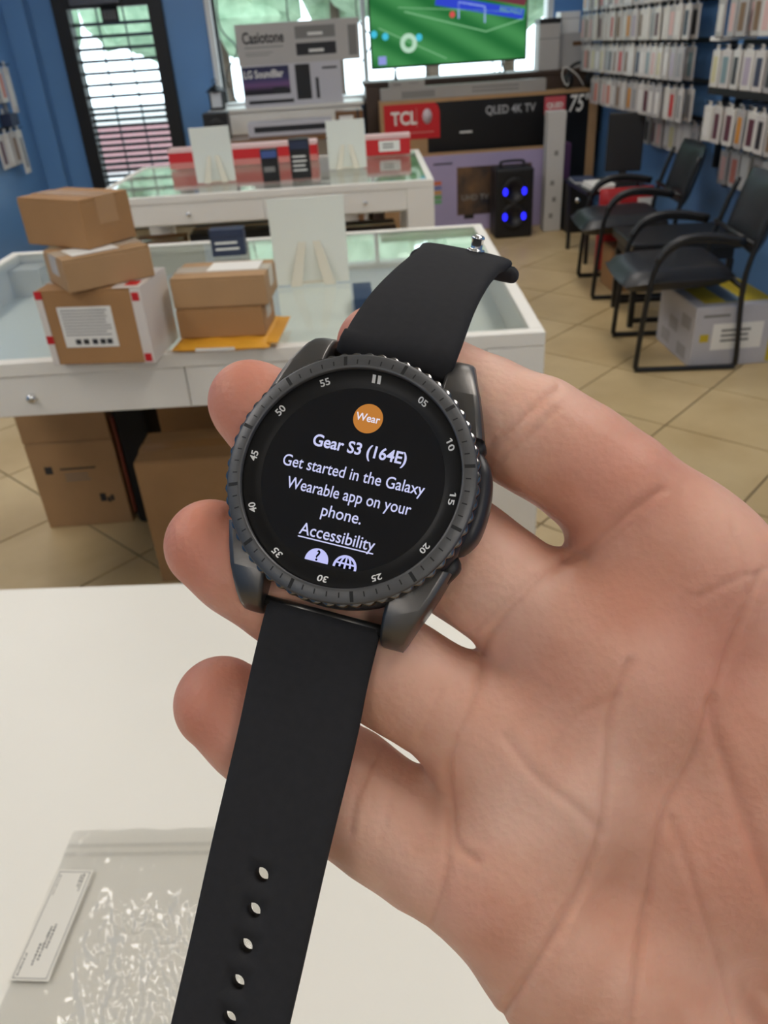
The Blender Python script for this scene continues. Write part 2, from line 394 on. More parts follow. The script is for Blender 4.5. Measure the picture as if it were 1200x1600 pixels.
# boxes stored under the near table
u1 = carton('storage_box', 'tall brown printed carton on the floor under the near table', .285, .30, .318, (-.955, 2.490, 0), 0, M_CARD2)
sq = boxes('print_mark', [(-.10, -.075, -.1508, -.15, .205, .232)], M_INK, u1)
bars(u1, -.05, .07, .214, .226, 1, -.15, M_INK, .05, 5); bars(u1, -.04, .05, .172, .205, 3, -.15, M_GREYINK, .2, 6, hgt=.35)
boxes('print_mark', [(.055, .075, -.1508, -.15, .09, .12), (.078, .088, -.1508, -.15, .085, .105), (.09, .10, -.1508, -.15, .09, .112)], M_INK, u1)
u2 = carton('storage_box', 'brown carton stacked on the printed carton under the near table', .285, .30, .30, (-.957, 2.492, .3185), 0, M_CARD2)
u3 = carton('storage_box', 'wide brown carton under the near table, beside the printed carton', .46, .20, .405, (-.412, 2.066, 0), 0, M_CARD2)
u4 = carton('storage_box', 'brown carton behind the wide one under the near table', .42, .26, .62, (-.42, 2.40, 0), 0, M_CARD)
# dark bag hanging between the cartons
bagb = thing('black_bag', (-.735, 2.42, 0), 'black bag with orange trim squeezed between cartons under the near table', 'bag')
box('bag_body', -.055, .055, -.10, .12, 0, .46, mat('black_fabric', rgb(24, 22, 22), .9), bagb, .02, 3)
box('bag_trim', -.058, -.05, -.102, -.06, .05, .40, mat('orange_trim', rgb(120, 52, 30), .7), bagb)
tube('bag_handle', catmull([(-.03, -.02, .45), (-.03, -.02, .56), (.03, -.02, .56), (.03, -.02, .45)], 5), .008, M_BLACK, bagb)
# stock under the far table; dark cartons added to blacken the space
for i, (x, w, h, m, l) in enumerate([(-.92, .26, .30, M_CARD, 'brown carton under the far display table, leftmost'), (-.50, .50, .34, M_FRAME, 'added black filler carton under the far display table'), (.03, .44, .30, mat('maroon', rgb(40, 18, 20), .7), 'added dark red filler carton under the far display table')]):
    carton('stock_box', l, w, .3, h, (x, 4.0, 0), 0, m)
    carton('stock_box', l.replace('under', 'stacked upper, under'), w-.02, .28, .30, (x, 4.0, h+.0005), 0, m)

# ------------------------------------------------------------------ sign boards on easels, backs to us
M_BOARD = mat('board_white', rgb(238, 240, 230), .55)
M_EASEL = mat('easel_cream', rgb(232, 226, 206), .6)
def sign_board(loc, w, h, label, rz=0):
    t = thing('sign_board', loc, label, 'sign', rz, group='white sign boards seen from behind')
    b = box('board', -w/2, w/2, -.002, .002, 0, h, M_BOARD, t, .001); b.rotation_euler = (radians(6), 0, 0)
    for s in (-1, 1):
        pts = [(s*w*.015, h*.64), (s*w*.10, h*.64), (s*w*.31, .0), (s*w*.15, .0)]
        l = prism('easel_leg', pts, -.003, .0, M_EASEL, t, 'y'); l.rotation_euler = (radians(-7), 0, 0); l.location = (0, -.005-h*.16+.075*h, 0)
    box('easel_ledge', -w*.3, w*.3, -.004, .03, 0, .008, M_EASEL, t, .001)
    return t
sign_board((-.095, 2.02, .8505), .185, .212, 'white sign board on easel in the middle of the near display table')
sign_board((-.585, 3.95, .8505), .178, .235, 'white sign board at the left of the far display table', radians(4))
sign_board((.030, 4.10, .8505), .182, .215, 'white sign board at the right of the far display table')

# ------------------------------------------------------------------ goods on and in the display tables
def retail_box(name, label, w, d, h, loc, m, rz=0, stripe=None, lines=0, lm=None, group=None):
    t = thing(name, loc, label, 'box', rz, group)
    box('box_base', -w/2, w/2, -d/2, d/2, 0, h*.72, m, t, .0015)
    box('box_lid', -w/2-.0008, w/2+.0008, -d/2-.0008, d/2+.0008, h*.72+.0006, h, m, t, .0015)
    if stripe: box('print_band', -w*.46, w*.46, -d/2-.0018, -d/2-.0008, h*.74, h*.95, stripe, t)
    if lines: bars(t, -w*.38, w*.36, h*.16, h*.62, lines, -d/2-.0002, lm or M_PAPER, .4, 4, hgt=.35)
    return t
M_NAVY = mat('navy_card', rgb(40, 50, 76), .5); M_DKBLUE = mat('dark_blue_card', rgb(46, 58, 88), .5); M_TEAL = mat('teal_card', rgb(150, 200, 196), .5)
retail_box('phone_box', 'dark navy phone box standing at the back of the near display table', .098, .05, .075, (-.352, 2.42, .8505), M_NAVY, 0, None, 2)
retail_box('phone_box', 'dark phone box with blue top, left of the two on the far table', .075, .05, .135, (-.322, 3.86, .8505), M_BLACK, 0, mat('blue_band', rgb(70, 92, 150), .5), 1, M_GREYINK)
retail_box('phone_box', 'taller dark phone box with white lettering on the far table', .090, .05, .165, (-.186, 3.90, .8505), M_BLACK, 0, M_NAVY, 4)
retail_box('phone_box', 'small teal box inside the far display table', .08, .16, .045, (-.42, 3.80, TH-.1145), M_TEAL)
retail_box('phone_box', 'small blue box inside the far display table near its left end', .09, .16, .035, (-.66, 3.82, TH-.1145), M_DKBLUE)
retail_box('phone_box', 'pale green box inside the right end of the far display table', .20, .30, .025, (.26, 4.12, TH-.1145), mat('green_card', rgb(120, 160, 124), .5))
retail_box('phone_box', 'dark blue phone box inside the near display table, beside the sign board', .05, .16, .05, (.03, 2.16, TH-.1145), M_DKBLUE)
rb = retail_box('phone_box', 'white and red phone box inside the near display table', .11, .12, .045, (.135, 2.12, TH-.1145), M_PAPER)
box('red_panel', -.05, .05, -.0628, -.0612, .012, .03, M_RED, rb)
retail_box('phone_box', 'grey box inside the near display table behind the watch band', .12, .10, .05, (.10, 1.94, TH-.1145), mat('grey_card', rgb(150, 158, 160), .5))
for i, x in enumerate((-.70, -.66)):
    p = thing('price_tag', (x, 1.66, TH-.1145), ('left' if i == 0 else 'right')+' one of two tiny dark tags inside the near display table', 'tag')
    box('tag_body', -.006, .006, -.004, .004, 0, .014, M_BLACK, p, .001); box('tag_foot', -.009, .009, -.007, .007, 0, .002, M_BLACK, p)
# long red and white boxes along the back of the far table
M_PINK = mat('pale_red', rgb(206, 128, 120), .5)
for x0, x1, l in ((-.90, -.12, 'long red and white carton along the back of the far table'), (.12, .37, 'short red carton with a white label, right end of the far table')):
    t = thing('red_carton', ((x0+x1)/2, 4.56, .8505), l, 'box', radians(-2), 'red cartons'); w = (x1-x0)/2
    box('carton_body', -w, w, -.05, .05, 0, .095, M_RED, t, .002)
    box('white_band', -w-.0006, w+.0006, -.0515, .0515, .078, .0962, mat('pinkish_white', rgb(226, 190, 186), .5), t)
    if x0 > 0:
        pl = box('white_label', -.04, .07, -.0522, -.051, .018, .07, M_PAPER, t); bars(pl, -.02, .05, .03, .06, 2, -.0522, M_GREYINK, .2, 2)
    else: box('pale_band', -w, w, -.0522, -.0502, .0, .03, M_PINK, t)

# ------------------------------------------------------------------ window end of the shop
ld = thing('window_cabinet', (-.42, 7.44, 0), 'low white cabinet under the left part of the window', 'cabinet')
box('cabinet_body', -.62, .62, -.19, .19, 0, .93, M_WHITE, ld, .003); box('cabinet_top', -.64, .64, -.21, .21, .931, .955, M_WHITE, ld, .003)
for x in (-.305, .305): box('cabinet_door', x-.295, x+.295, -.205, -.191, .08, .91, M_WHITE, ld, .002)
sb = thing('stock_table', (-.45, 6.92, 0), 'low brown table in front of the window cabinet', 'table')
box('table_top', -.62, .62, -.26, .26, .745, .775, M_WOOD, sb, .003)
for x in (-.58, .58):
    for y in (-.22, .22): box('leg', x-.02, x+.02, y-.02, y+.02, 0, .745, M_WOOD, sb, .002)
cab2 = thing('tv_cabinet', (1.17, 7.40, 0), 'dark cabinet behind the television carton, under the window', 'cabinet')
box('cabinet_body', -.93, .93, -.20, .24, 0, 1.06, mat('dark_wood', rgb(70, 54, 44), .5, var=.1), cab2, .003); box('cabinet_top', -.945, .945, -.215, .25, 1.061, 1.085, MATS['dark_wood'], cab2, .002)
# keyboard carton and soundbar carton
M_BOXW = mat('carton_white', rgb(188, 184, 178), .55, var=.02)
kb = thing('keyboard_carton', (-.27, 7.36, 1.2555), 'long grey-white keyboard carton on top of the soundbar carton', 'box')
box('carton_body', -.49, .49, -.07, .07, 0, .285, M_BOXW, kb, .003)
text('lettering', 'Casiotone', .11, M_INK, kb, front(-.275, -.0708, .185), width=.33, bold=.003)
bars(kb, -.43, -.12, .115, .132, 1, -.07, M_GREYINK, 0, 1)
bars(kb, -.43, -.20, .06, .095, 2, -.07, M_GREYINK, .2, 1, hgt=.3)
for z0, z1, m in ((.165, .25, M_GREYINK), (.05, .135, M_INK)):
    p = box('picture', -.02, .30, -.0712, -.07, z0, z1, m, kb)
    box('picture_key', .08, .20, -.072, -.0711, z0+.02, z0+.04, M_PAPER, p)
box('side_print', .40, .47, -.0712, -.07, .03, .24, M_GREYINK, kb)
sbx = thing('soundbar_carton', (-.347, 7.37, .9555), 'white soundbar carton with a purple sunset panel, standing on the window cabinet', 'box')
box('carton_body', -.405, .405, -.09, .09, 0, .30, mat('carton_pale', rgb(200, 198, 202), .5), sbx, .003)
mS = bpy.data.materials.new('sunset_print'); mS.use_nodes = True; nt = mS.node_tree; b_ = nt.nodes['Principled BSDF']; b_.inputs['Roughness'].default_value = .4
tc = nt.nodes.new('ShaderNodeTexCoord'); sp = nt.nodes.new('ShaderNodeSeparateXYZ'); rp = nt.nodes.new('ShaderNodeValToRGB')
nt.links.new(tc.outputs['Generated'], sp.inputs[0]); nt.links.new(sp.outputs['Z'], rp.inputs[0]); nt.links.new(rp.outputs[0], b_.inputs['Base Color'])
e = rp.color_ramp.elements; e[0].color = (*rgb(22, 20, 34), 1); e[0].position = .15; e[1].color = (*rgb(40, 42, 78), 1); e[1].position = .9
x = e.new(.35); x.color = (*rgb(120, 84, 130), 1); x = e.new(.55); x.color = (*rgb(62, 58, 104), 1)
pn = box('picture', -.40, -.02, -.0912, -.09, .09, .29, mS, sbx)
text('lettering', 'LG SoundBar', .075, M_PAPER, pn, front(-.225, -.0918, .235), width=.32, bold=.002)
box('picture_hill', -.16, -.05, -.0918, -.0911, .09, .14, M_INK, pn)
box('picture', .03, .15, -.0912, -.09, .04, .29, M_BLACK, sbx)
box('picture', .19, .215, -.0912, -.09, .04, .19, M_BLACK, sbx)
box('picture', -.37, .0, -.0912, -.09, .025, .05, M_BLACK, sbx)
bars(sbx, .25, .37, .24, .27, 1, -.09, M_INK, 0, 1)
lowk = thing('soundbar_carton', (-.38, 6.93, .7755), 'long white carton with a dark picture lying on the brown table', 'box')
box('carton_body', -.33, .33, -.10, .10, 0, .10, mat('carton_pale'  , (1, 1, 1)), lowk, .003); box('picture', -.28, .30, -.1012, -.10, .03, .07, M_INK, lowk)
smk = thing('gift_box', (.10, 6.93, .7755), 'small brown box with a white label beside the long carton', 'box')
box('box_body', -.12, .10, -.09, .09, 0, .14, M_WOOD, smk, .003); box('box_label', -.09, .02, -.0912, -.09, .03, .11, M_PAPER, smk); box('ribbon', .05, .065, -.091, .091, 0, .1405, M_INK, smk)
blk = thing('black_speaker', (-.95, 6.93, .7755), 'black box at the left end of the brown table by the door', 'speaker')
box('speaker_body', -.10, .09, -.09, .09, 0, .19, M_BLACK, blk, .008); lathe('speaker_cone', [(.06, 0), (.055, .006), (.02, .002)], M_FRAME, blk, 20).matrix_local = Matrix.Translation((0, -.0905, .095)) @ Matrix.Rotation(pi/2, 4, 'X')
# lantern on the cabinet
ln = thing('lantern', (-.985, 7.36, .9555), 'small black lantern standing at the left corner of the window', 'lantern')
box('lantern_base', -.06, .06, -.06, .06, 0, .02, M_FRAME, ln, .003); box('lantern_glass', -.045, .045, -.045, .045, .02, .13, mat('frosted', rgb(220, 224, 226), .3), ln)
for sx in (-1, 1):
    for sy in (-1, 1): box('lantern_post', sx*.05-.006, sx*.05+.006, sy*.05-.006, sy*.05+.006, .02, .13, M_FRAME, ln)
lathe('lantern_roof', [(.085, .13), (.07, .145), (.03, .175), (.012, .18), (.012, .19)], M_FRAME, ln, 4)
tube('lantern_ring', [(.02*cos(a*pi/6), 0, .205+.018*sin(a*pi/6)) for a in range(12)], .003, M_FRAME, ln, 6, True)
# television on the dark cabinet
tv = thing('television', (.938, 7.32, 1.0855), 'television showing a green football pitch, in front of the window', 'television')
box('tv_body', -.635, .635, -.02, .03, .085, .80, M_FRAME, tv, .006)
mP = bpy.data.materials.new('pitch_screen'); mP.use_nodes = True; nt = mP.node_tree; nt.nodes.clear()
o_ = nt.nodes.new('ShaderNodeOutputMaterial'); em = nt.nodes.new('ShaderNodeEmission'); tc = nt.nodes.new('ShaderNodeTexCoord'); mp = nt.nodes.new('ShaderNodeMapping')
wv = nt.nodes.new('ShaderNodeTexWave'); rp = nt.nodes.new('ShaderNodeValToRGB'); mp.inputs['Rotation'].default_value = (0, radians(62), 0)
wv.inputs['Scale'].default_value = 1.6; wv.inputs['Distortion'].default_value = .6
rp.color_ramp.elements[0].color = (*rgb(40, 112, 58), 1); rp.color_ramp.elements[1].color = (*rgb(72, 146, 84), 1)
nt.links.new(tc.outputs['Object'], mp.inputs[0]); nt.links.new(mp.outputs[0], wv.inputs[0]); nt.links.new(wv.outputs['Fac'], rp.inputs[0]); nt.links.new(rp.outputs[0], em.inputs[0]); nt.links.new(em.outputs[0], o_.inputs[0])
em.inputs[1].default_value = .9; mP.cycles.emission_sampling = 'NONE'
scr = box('screen', -.622, .622, -.0225, -.02, .10, .788, mP, tv)
def glow(name, c, s=1.0): return mat(name, (0, 0, 0), .9, spec=0, emit=c, estr=s)
G_LINE, G_CYAN, G_BLUE, G_RED, G_LAV = glow('g_line', rgb(120, 180, 130)), glow('g_cyan', rgb(70, 190, 220)), glow('g_blue', rgb(50, 70, 200)), glow('g_red', rgb(210, 80, 80)), glow('g_lav', rgb(150, 175, 225))
def seg(x0, z0, x1, z1, w, m, nm):
    d = Vector((x1-x0, z1-z0)); n_ = Vector((-d.y, d.x)).normalized()*w/2
    prism(nm, [(x0+n_.x, z0+n_.y), (x1+n_.x, z1+n_.y), (x1-n_.x, z1-n_.y), (x0-n_.x, z0-n_.y)], -.0232, -.0226, m, scr, 'y')
seg(-.56, .37, -.02, .13, .008, G_LINE, 'pitch_line'); seg(-.35, .47, .30, .30, .010, G_LINE, 'pitch_line'); seg(.30, .30, .60, .37, .010, G_LINE, 'pitch_line'); seg(-.4, .50, .55, .42, .006, G_LINE, 'pitch_line')
seg(-.1, .535, .60, .40, .07, G_BLUE, 'advert_board'); seg(.1, .60, .62, .50, .09, glow('g_crowd', rgb(120, 60, 70), .8), 'crowd_band')
text('lettering', 'RECYCLE', .05, G_LINE, scr, front(.50, -.0234, .43) @ Matrix.Rotation(radians(-10), 4, 'Z'), width=.18)
for x, z in ((.08, .46), (.29, .42)): seg(x, z-.06, x, z+.05, .012, G_LAV, 'goal_post')
seg(.08, .51, .29, .47, .012, G_LAV, 'goal_bar')
for x, z in ((-.60, .33), (-.51, .31), (-.24, .29)): lathe('player', [(.026, 0), (.026, .0007)], G_CYAN, scr, 12).matrix_local = Matrix.Translation((x, -.0226, z)) @ Matrix.Rotation(pi/2, 4, 'X')
lathe('player', [(.022, 0), (.022, .0007)], G_RED, scr, 12).matrix_local = Matrix.Translation((.03, -.0226, .43)) @ Matrix.Rotation(pi/2, 4, 'X')
rv = [(r*cos(a*pi/12), -.0234, .255+r*sin(a*pi/12)) for r in (.068, .032) for a in range(24)]
pyd('ring_mark', [(x-.325, y, z) for x, y, z in rv], [(a, (a+1) % 24, 24+(a+1) % 24, 24+a) for a in range(24)], glow('g_ring', rgb(180, 215, 190)), scr)
box('corner_badge', -.575, -.51, -.0234, -.0226, .115, .175, glow('g_badge', rgb(140, 150, 215)), scr, .0)
for s in (-1, 1):
    tube('tv_foot', [(s*.44, -.11, .008), (s*.44, .0, .085), (s*.44, .11, .008)], .008, M_BLACK, tv, 6)
# television carton on the floor
tc_ = thing('television_carton', (1.21, 7.05, 0), 'huge black television carton with a red logo panel standing on the floor', 'box')
box('carton_body', -.875, .875, -.12, .11, 0, .955, M_CARD2, tc_, .004)
box('black_print', -.50, .80, -.1215, -.12, .22, .93, mat('glossy_black', rgb(10, 10, 11), .35), tc_)
rp_ = prism('red_panel', [(-.845, .675), (-.845, .93), (-.44, .93), (-.415, .91), (-.40, .87), (-.40, .675)], -.1232, -.1205, M_RED, tc_, 'y')
text('lettering', 'TCL', .13, M_PAPER, rp_, front(-.685, -.1238, .825), bold=.004, width=.21)
lathe('emblem', [(.048, 0), (.048, .001)], mat('emblem_grey', rgb(206, 190, 194), .5), rp_, 24).matrix_local = Matrix.Translation((-.50, -.1232, .835)) @ Matrix.Rotation(pi/2, 4, 'X') @ Matrix.Diagonal((.8, 1.15, 1, 1))
box('divider', -.588, -.583, -.1242, -.1230, .76, .90, M_PINK, rp_); bars(rp_, -.80, -.45, .715, .73, 1, -.1232, M_PINK, 0, 1)
text('lettering', 'QLED 4K TV', .085, mat('silver_print', rgb(176, 176, 178), .4), tc_, front(.17, -.1222, .845), bold=.001, width=.40)
bd = box('red_badge', .44, .61, -.1232, -.1214, .79, .915, mat('badge_red', rgb(206, 88, 96), .5), tc_); text('lettering', 'QLED', .05, M_PAPER, bd, front(.525, -.1238, .85), bold=.002, width=.13)
text('lettering', '75"', .17, M_PAPER, tc_, front(.725, -.1222, .85), slant=.2, width=.17, bold=.002)
bars(tc_, -.24, -.14, .69, .715, 1, -.1215, M_PAPER, 0, 1)
# silver soundbar cartons lying on that carton
M_SILV = mat('silver_carton', rgb(160, 156, 150), .45, var=.03)
for x0, x1, z0, z1, y, l in ((.35, 1.66, .9555, 1.045, 6.99, 'long silver soundbar carton lying on the television carton'), (.42, .70, 1.0455, 1.09, 6.99, 'short silver box lying on the long silver carton')):
    t = thing('silver_carton', ((x0+x1)/2, y, z0), l, 'box'); w = (x1-x0)/2
    box('carton_body', -w, w, -.05, .05, 0, z1-z0, M_SILV, t, .003)
    box('picture', -w*.75, -w*.35, -.0512, -.05, .015, (z1-z0)*.7, M_GREYINK, t); bars(t, w*.1, w*.8, .02, (z1-z0)*.8, 2, -.05, M_GREYINK, .2, 2)
# lilac television carton in front
lc = thing('television_carton', (1.14, 6.72, 0), 'lilac television carton with a picture of a screen, behind the lit speaker', 'box')
box('carton_body', -.56, .56, -.08, .09, 0, .575, mat('lilac_print', rgb(156, 150, 182), .5, col2=rgb(176, 160, 196), vscale=2), lc, .004)
for y0, y1 in ((-.078, .004), (.006, .088)): box('top_flap', -.558, .558, y0, y1, .5752, .579, M_CARD2, lc)
pc = box('picture', -.235, .36, -.0815, -.08, .12, .48, mat('dusk_print', rgb(30, 34, 44), .4, col2=rgb(120, 90, 60), vscale=6), lc)
box('picture_foot', -.18, -.10, -.0815, -.08, .09, .12, M_BLACK, lc)
text('lettering', 'UHD TV', .06, M_GREYINK, pc, front(-.09, -.0822, .25), bold=.001)
for k, c_ in enumerate((rgb(206, 110, 70), rgb(110, 120, 170), rgb(200, 150, 90), rgb(110, 160, 100), rgb(110, 170, 120))):
    box('colour_chip', -.45, -.36, -.0815, -.08, .36-k*.035, .388-k*.035, mat('chip_%d' % k, c_, .5), lc)
bars(lc, -.42, -.27, .50, .525, 1, -.08, M_INK, 0, 1)
# speaker with blue lights
bs = thing('party_speaker', (1.288, 6.36, 0), 'black party speaker with four blue lights on the floor', 'speaker')
box('speaker_body', -.145, .145, -.12, .12, 0, .50, mat('speaker_black', rgb(12, 12, 14), .5), bs, .02, 3)
for z in (.16, .34):
    lathe('speaker_cone', [(.10, 0), (.095, .010), (.07, .004), (.03, -.01), (.0, -.004)], M_FRAME, bs, 24).matrix_local = Matrix.Translation((0, -.1205, z)) @ Matrix.Rotation(pi/2, 4, 'X')
    for s in (-1, 1):
        v, f = tube_data([(s*(.072+.012*cos(a*pi/6)), -.130, z+.022*sin(a*pi/6)) for a in range(12)], .006, 6, True)
        pyd('blue_light', v, f, glow('g_ledblue', (.02, .02, 1.0), 3.0), bs, True)
tube('speaker_handle', catmull([(-.08, 0, .50), (-.08, 0, .535), (.08, 0, .535), (.08, 0, .50)], 5), .01, M_BLACK, bs)
# tall white column carton and black speaker beside it
cc = thing('column_carton', (1.622, 6.44, 0), 'tall narrow white carton standing beside the lilac television carton', 'box')
box('carton_body', -.068, .068, -.06, .06, 0, .85, mat('carton_offwhite', rgb(196, 194, 190), .55), cc, .006)
for k, z in enumerate((.10, .22, .34, .55)): box('print_mark', -.03+.02*(k % 2), .0+.02*(k % 2), -.0612, -.06, z, z+.035, M_GREYINK, cc)
box('carton_lid', -.069, .069, -.061, .061, .80, .852, MATS['carton_offwhite'], cc, .004)
ts = thing('black_speaker', (1.80, 6.36, 0), 'black boxy subwoofer on the floor beside the tall white carton', 'speaker')
box('speaker_body', -.095, .095, -.10, .10, 0, .37, M_FRAME, ts, .012, 3); lathe('badge', [(.018, 0), (.018, .003)], M_CHROME, ts, 16).matrix_local = Matrix.Translation((-.02, -.1005, .24)) @ Matrix.Rotation(pi/2, 4, 'X')
# white appliance boxes right of the television
w1 = thing('white_carton', (1.745, 7.32, 1.0855), 'grey-white carton directly right of the television', 'box')
box('carton_body', -.085, .085, -.08, .10, 0, .36, M_BOXW, w1, .004); box('carton_lid', -.087, .087, -.082, .102, .325, .362, M_BLACK, w1, .003); box('carton_seam', -.086, .086, -.0815, -.08, .22, .226, M_GREYINK, w1)
w2 = thing('white_carton', (1.98, 7.42, 1.0855), 'larger grey-white carton in the corner by the blue wall', 'box')
box('carton_body', -.14, .14, -.08, .10, 0, .25, M_BOXW, w2, .004); box('print_mark', -.02, .05, -.0815, -.08, .16, .19, M_WOOD, w2)
w3 = thing('white_carton', (1.93, 7.42, 1.336), 'small white carton on top of the larger one in the corner', 'box')
box('carton_body', -.08, .08, -.08, .08, 0, .15, M_PAPER, w3, .004); box('carton_seam', -.081, .081, -.0815, -.08, .10, .104, M_GREYINK, w3)
hp = thing('headphones', (1.93, 6.98, .9555), 'black headphones with white cable on the corner of the television carton', 'headphones')
tube('headband', catmull([(-.085, 0, .05), (-.08, 0, .14), (0, 0, .18), (.08, 0, .14), (.085, 0, .05)], 6), .012, M_BLACK, hp)
for s in (-1, 1):
    e_ = lathe('ear_cup', [(.02, -.03), (.045, -.028), (.055, 0), (.045, .028), (.02, .03)], M_BLACK, hp, 20); e_.matrix_local = Matrix.Translation((s*.085, 0, .056)) @ Matrix.Rotation(pi/2, 4, 'Y')
tube('white_cable', catmull([(-.085, -.03, .06), (-.12, -.10, .03), (-.16, -.09, .10), (-.14, -.10, .16), (-.05, -.12, .10), (.02, -.08, .02)], 6), .004, M_PAPER, hp, 6)
# ------------------------------------------------------------------ visitor chairs along the right wall
def chair(loc, rz, label):
    t = thing('visitor_chair', loc, label, 'chair', rz, 'black visitor chairs')
    side = [(.17, .555), (.05, .575), (-.06, .575), (-.135, .54), (-.185, .46), (-.205, .30), (-.22, .06), (-.215, .018), (-.18, .0125), (.18, .0125), (.215, .018), (.222, .06), (.20, .32), (.205, .46), (.245, .62), (.285, .74)]
    for s in (-1, 1):
        P = catmull([(x, s*.25, z) for x, z in side], 4)
        tube('side_frame', P, .0125, M_TUBE, t, 8)
        A = catmull([(.17, s*.25, .563), (.05, s*.25, .587), (-.06, s*.25, .587), (-.135, s*.25, .552), (-.175, s*.25, .49)], 4)
        v = []; f = []
        for i, p in enumerate(A):
            tn = (A[min(i+1, len(A)-1)]-A[max(i-1, 0)]).normalized(); nn = Vector((-tn.z, 0, tn.x)); nn = nn if nn.z > 0 else -nn
            for a, b in ((-.024, 0), (-.020, .014), (0, .019), (.020, .014), (.024, 0), (0, -.008)): v.append(p+Vector((0, a, 0))+nn*b)
        for i in range(len(A)-1):
            for k in range(6): f.append((i*6+k, i*6+(k+1) % 6, (i+1)*6+(k+1) % 6, (i+1)*6+k))
        f.append(tuple(range(5, -1, -1))); f.append(tuple((len(A)-1)*6+k for k in range(6)))
        pyd('armrest', v, f, M_BLACK, t, True)
    for x, z in ((-.19, .375), (.19, .375), (.21, .55)): tube('cross_bar', [(x, -.25, z), (x, .25, z)], .011, M_TUBE, t, 8)
    def cushion(name, fn, n=12):
        v = []; f = []
        for s in (1, -1):
            for j in range(n+1):
                for i in range(n+1):
                    u, q = i/n*2-1, j/n*2-1; e = (max(0, 1-abs(u)**5)*max(0, 1-abs(q)**5))**.45; v.append(fn(u, q, s*e))
        N = (n+1)**2
        for j in range(n):
            for i in range(n):
                a = j*(n+1)+i; f.append((a, a+1, a+n+2, a+n+1)); f.append((N+a+n+1, N+a+n+2, N+a+1, N+a))
        return pyd(name, v, f, M_LEATHER, t, True)
    cushion('seat', lambda u, q, e: (-.065+u*.245*(1-.05*q*q), q*.24*(1-.06*(u < 0)*u*u), .405+e*.052-(.02*u*u if u < 0 else -.01*u)-.012*(1-q*q)*(1-u*u)))
    cushion('backrest', lambda u, q, e: (.235+.16*(u*.5+.5)*.55+.025*(1-q*q)+e*.026, q*.225*(1-.10*abs(u)**3), .635+u*.155))
    return t
chair((1.515, 3.565, 0), radians(-6), 'black visitor chair nearest to us, above the white printer carton')
lt = thing('low_table', (1.70, 4.135, 0), 'low black table standing between the two visitor chairs', 'table', radians(-4))
box('table_top', -.27, .27, -.215, .215, .385, .43, mat('black_laminate', rgb(30, 31, 34), .35), lt, .008, 3)
box('apron', -.245, .245, -.19, .19, .33, .385, M_BLACK, lt, .003)
for x in (-.235, .235):
    for y in (-.18, .18): box('leg', x-.014, x+.014, y-.014, y+.014, 0, .33, M_TUBE, lt, .002)
for y in (-.18, .18): box('stretcher', -.221, .221, y-.010, y+.010, .02, .045, M_TUBE, lt, .002)
chair((1.650, 4.72, 0), radians(-6), 'black visitor chair farthest from us, beside the red bag')
# printer carton under the nearest chair
pr = thing('printer_carton', (1.705, 3.555, 0), 'white printer carton with yellow top under the nearest visitor chair', 'box')
box('carton_body', -.185, .185, -.215, .215, 0, .275, mat('carton_grey', rgb(186, 184, 188), .55, var=.06, vscale=5), pr, .004)
for y0, y1 in ((-.213, -.002), (.002, .213)): box('top_flap', -.183, .183, y0, y1, .275, .279, MATS['carton_grey'], pr)
box('yellow_band', -.13, .183, -.16, .20, .279, .280, mat('yellow_print', rgb(196, 172, 40), .5), pr)
box('blue_band', -.03, .05, -.155, .195, .280, .2808, mat('blue_grey', rgb(104, 124, 140), .5), pr)
box('yellow_edge', .165, .186, -.2165, -.2152, .01, .27, MATS['yellow_print'], pr)
lp = box('carton_label', -.10, .13, -.2165, -.2152, .08, .20, M_PAPER, pr); bars(lp, -.06, .08, .11, .18, 3, -.2165, M_GREYINK, .2, 3)
box('yellow_badge', -.155, -.115, -.2165, -.2152, .12, .155, MATS['yellow_print'], pr); bars(pr, -.15, -.03, .225, .25, 1, -.215, M_GREYINK, 0, 1)
for k, (y, z) in enumerate(((-.12, .19), (.02, .14), (.1, .06), (-.10, .05))): box('print_mark', -.1865, -.1852, y-.05, y+.05, z-.03, z+.03, mat('pale_ink', rgb(160, 156, 156), .7), pr)
carton('storage_box', 'small brown carton under the farthest visitor chair', .20, .26, .24, (1.66, 4.74, 0), 0, M_CARD)
# side table with papers, monitor and red bag beyond the chairs
stb = thing('side_table', (1.72, 5.52, 0), 'small black side table covered with papers beyond the chairs', 'table')
box('table_top', -.16, .27, -.24, .28, .44, .465, M_BLACK, stb, .003)
for x in (-.13, .24):
    for y in (-.21, .25): box('leg', x-.012, x+.012, y-.012, y+.012, 0, .44, M_BLACK, stb, .002)
for i, (x, y, z, r, m, l) in enumerate(((1.67, 5.40, .4655, .2, M_PAPER, 'white paper leaflets on the front of the side table'), (1.65, 5.70, .4655, -.3, M_DKBLUE, 'dark blue booklet at the back of the side table'), (1.675, 5.405, .4805, -.1, M_PAPER, 'pale booklet on top of the leaflets'))):
    b_ = thing('booklet', (x, y, z), l, 'booklet', r*.3); box('pages', -.075, .075, -.12, .12, .001, .013, M_PAPER, b_); box('cover', -.077, .077, -.122, .122, .0131, .0145, m, b_); box('cover', -.077, .077, -.122, .122, 0, .001, m, b_)
mo = thing('monitor', (1.865, 5.54, .4655), 'black flat monitor seen from behind on the side table', 'monitor', radians(-14))
box('monitor_panel', -.115, .115, -.02, .015, .07, .42, M_BLACK, mo, .006); box('monitor_neck', -.025, .025, -.012, .02, .01, .09, M_BLACK, mo, .004); box('monitor_foot', -.08, .08, -.06, .06, 0, .012, M_BLACK, mo, .004)
rbg = thing('red_bag', (1.76, 5.12, .0), 'red bag with white label standing beyond the farthest chair', 'bag')
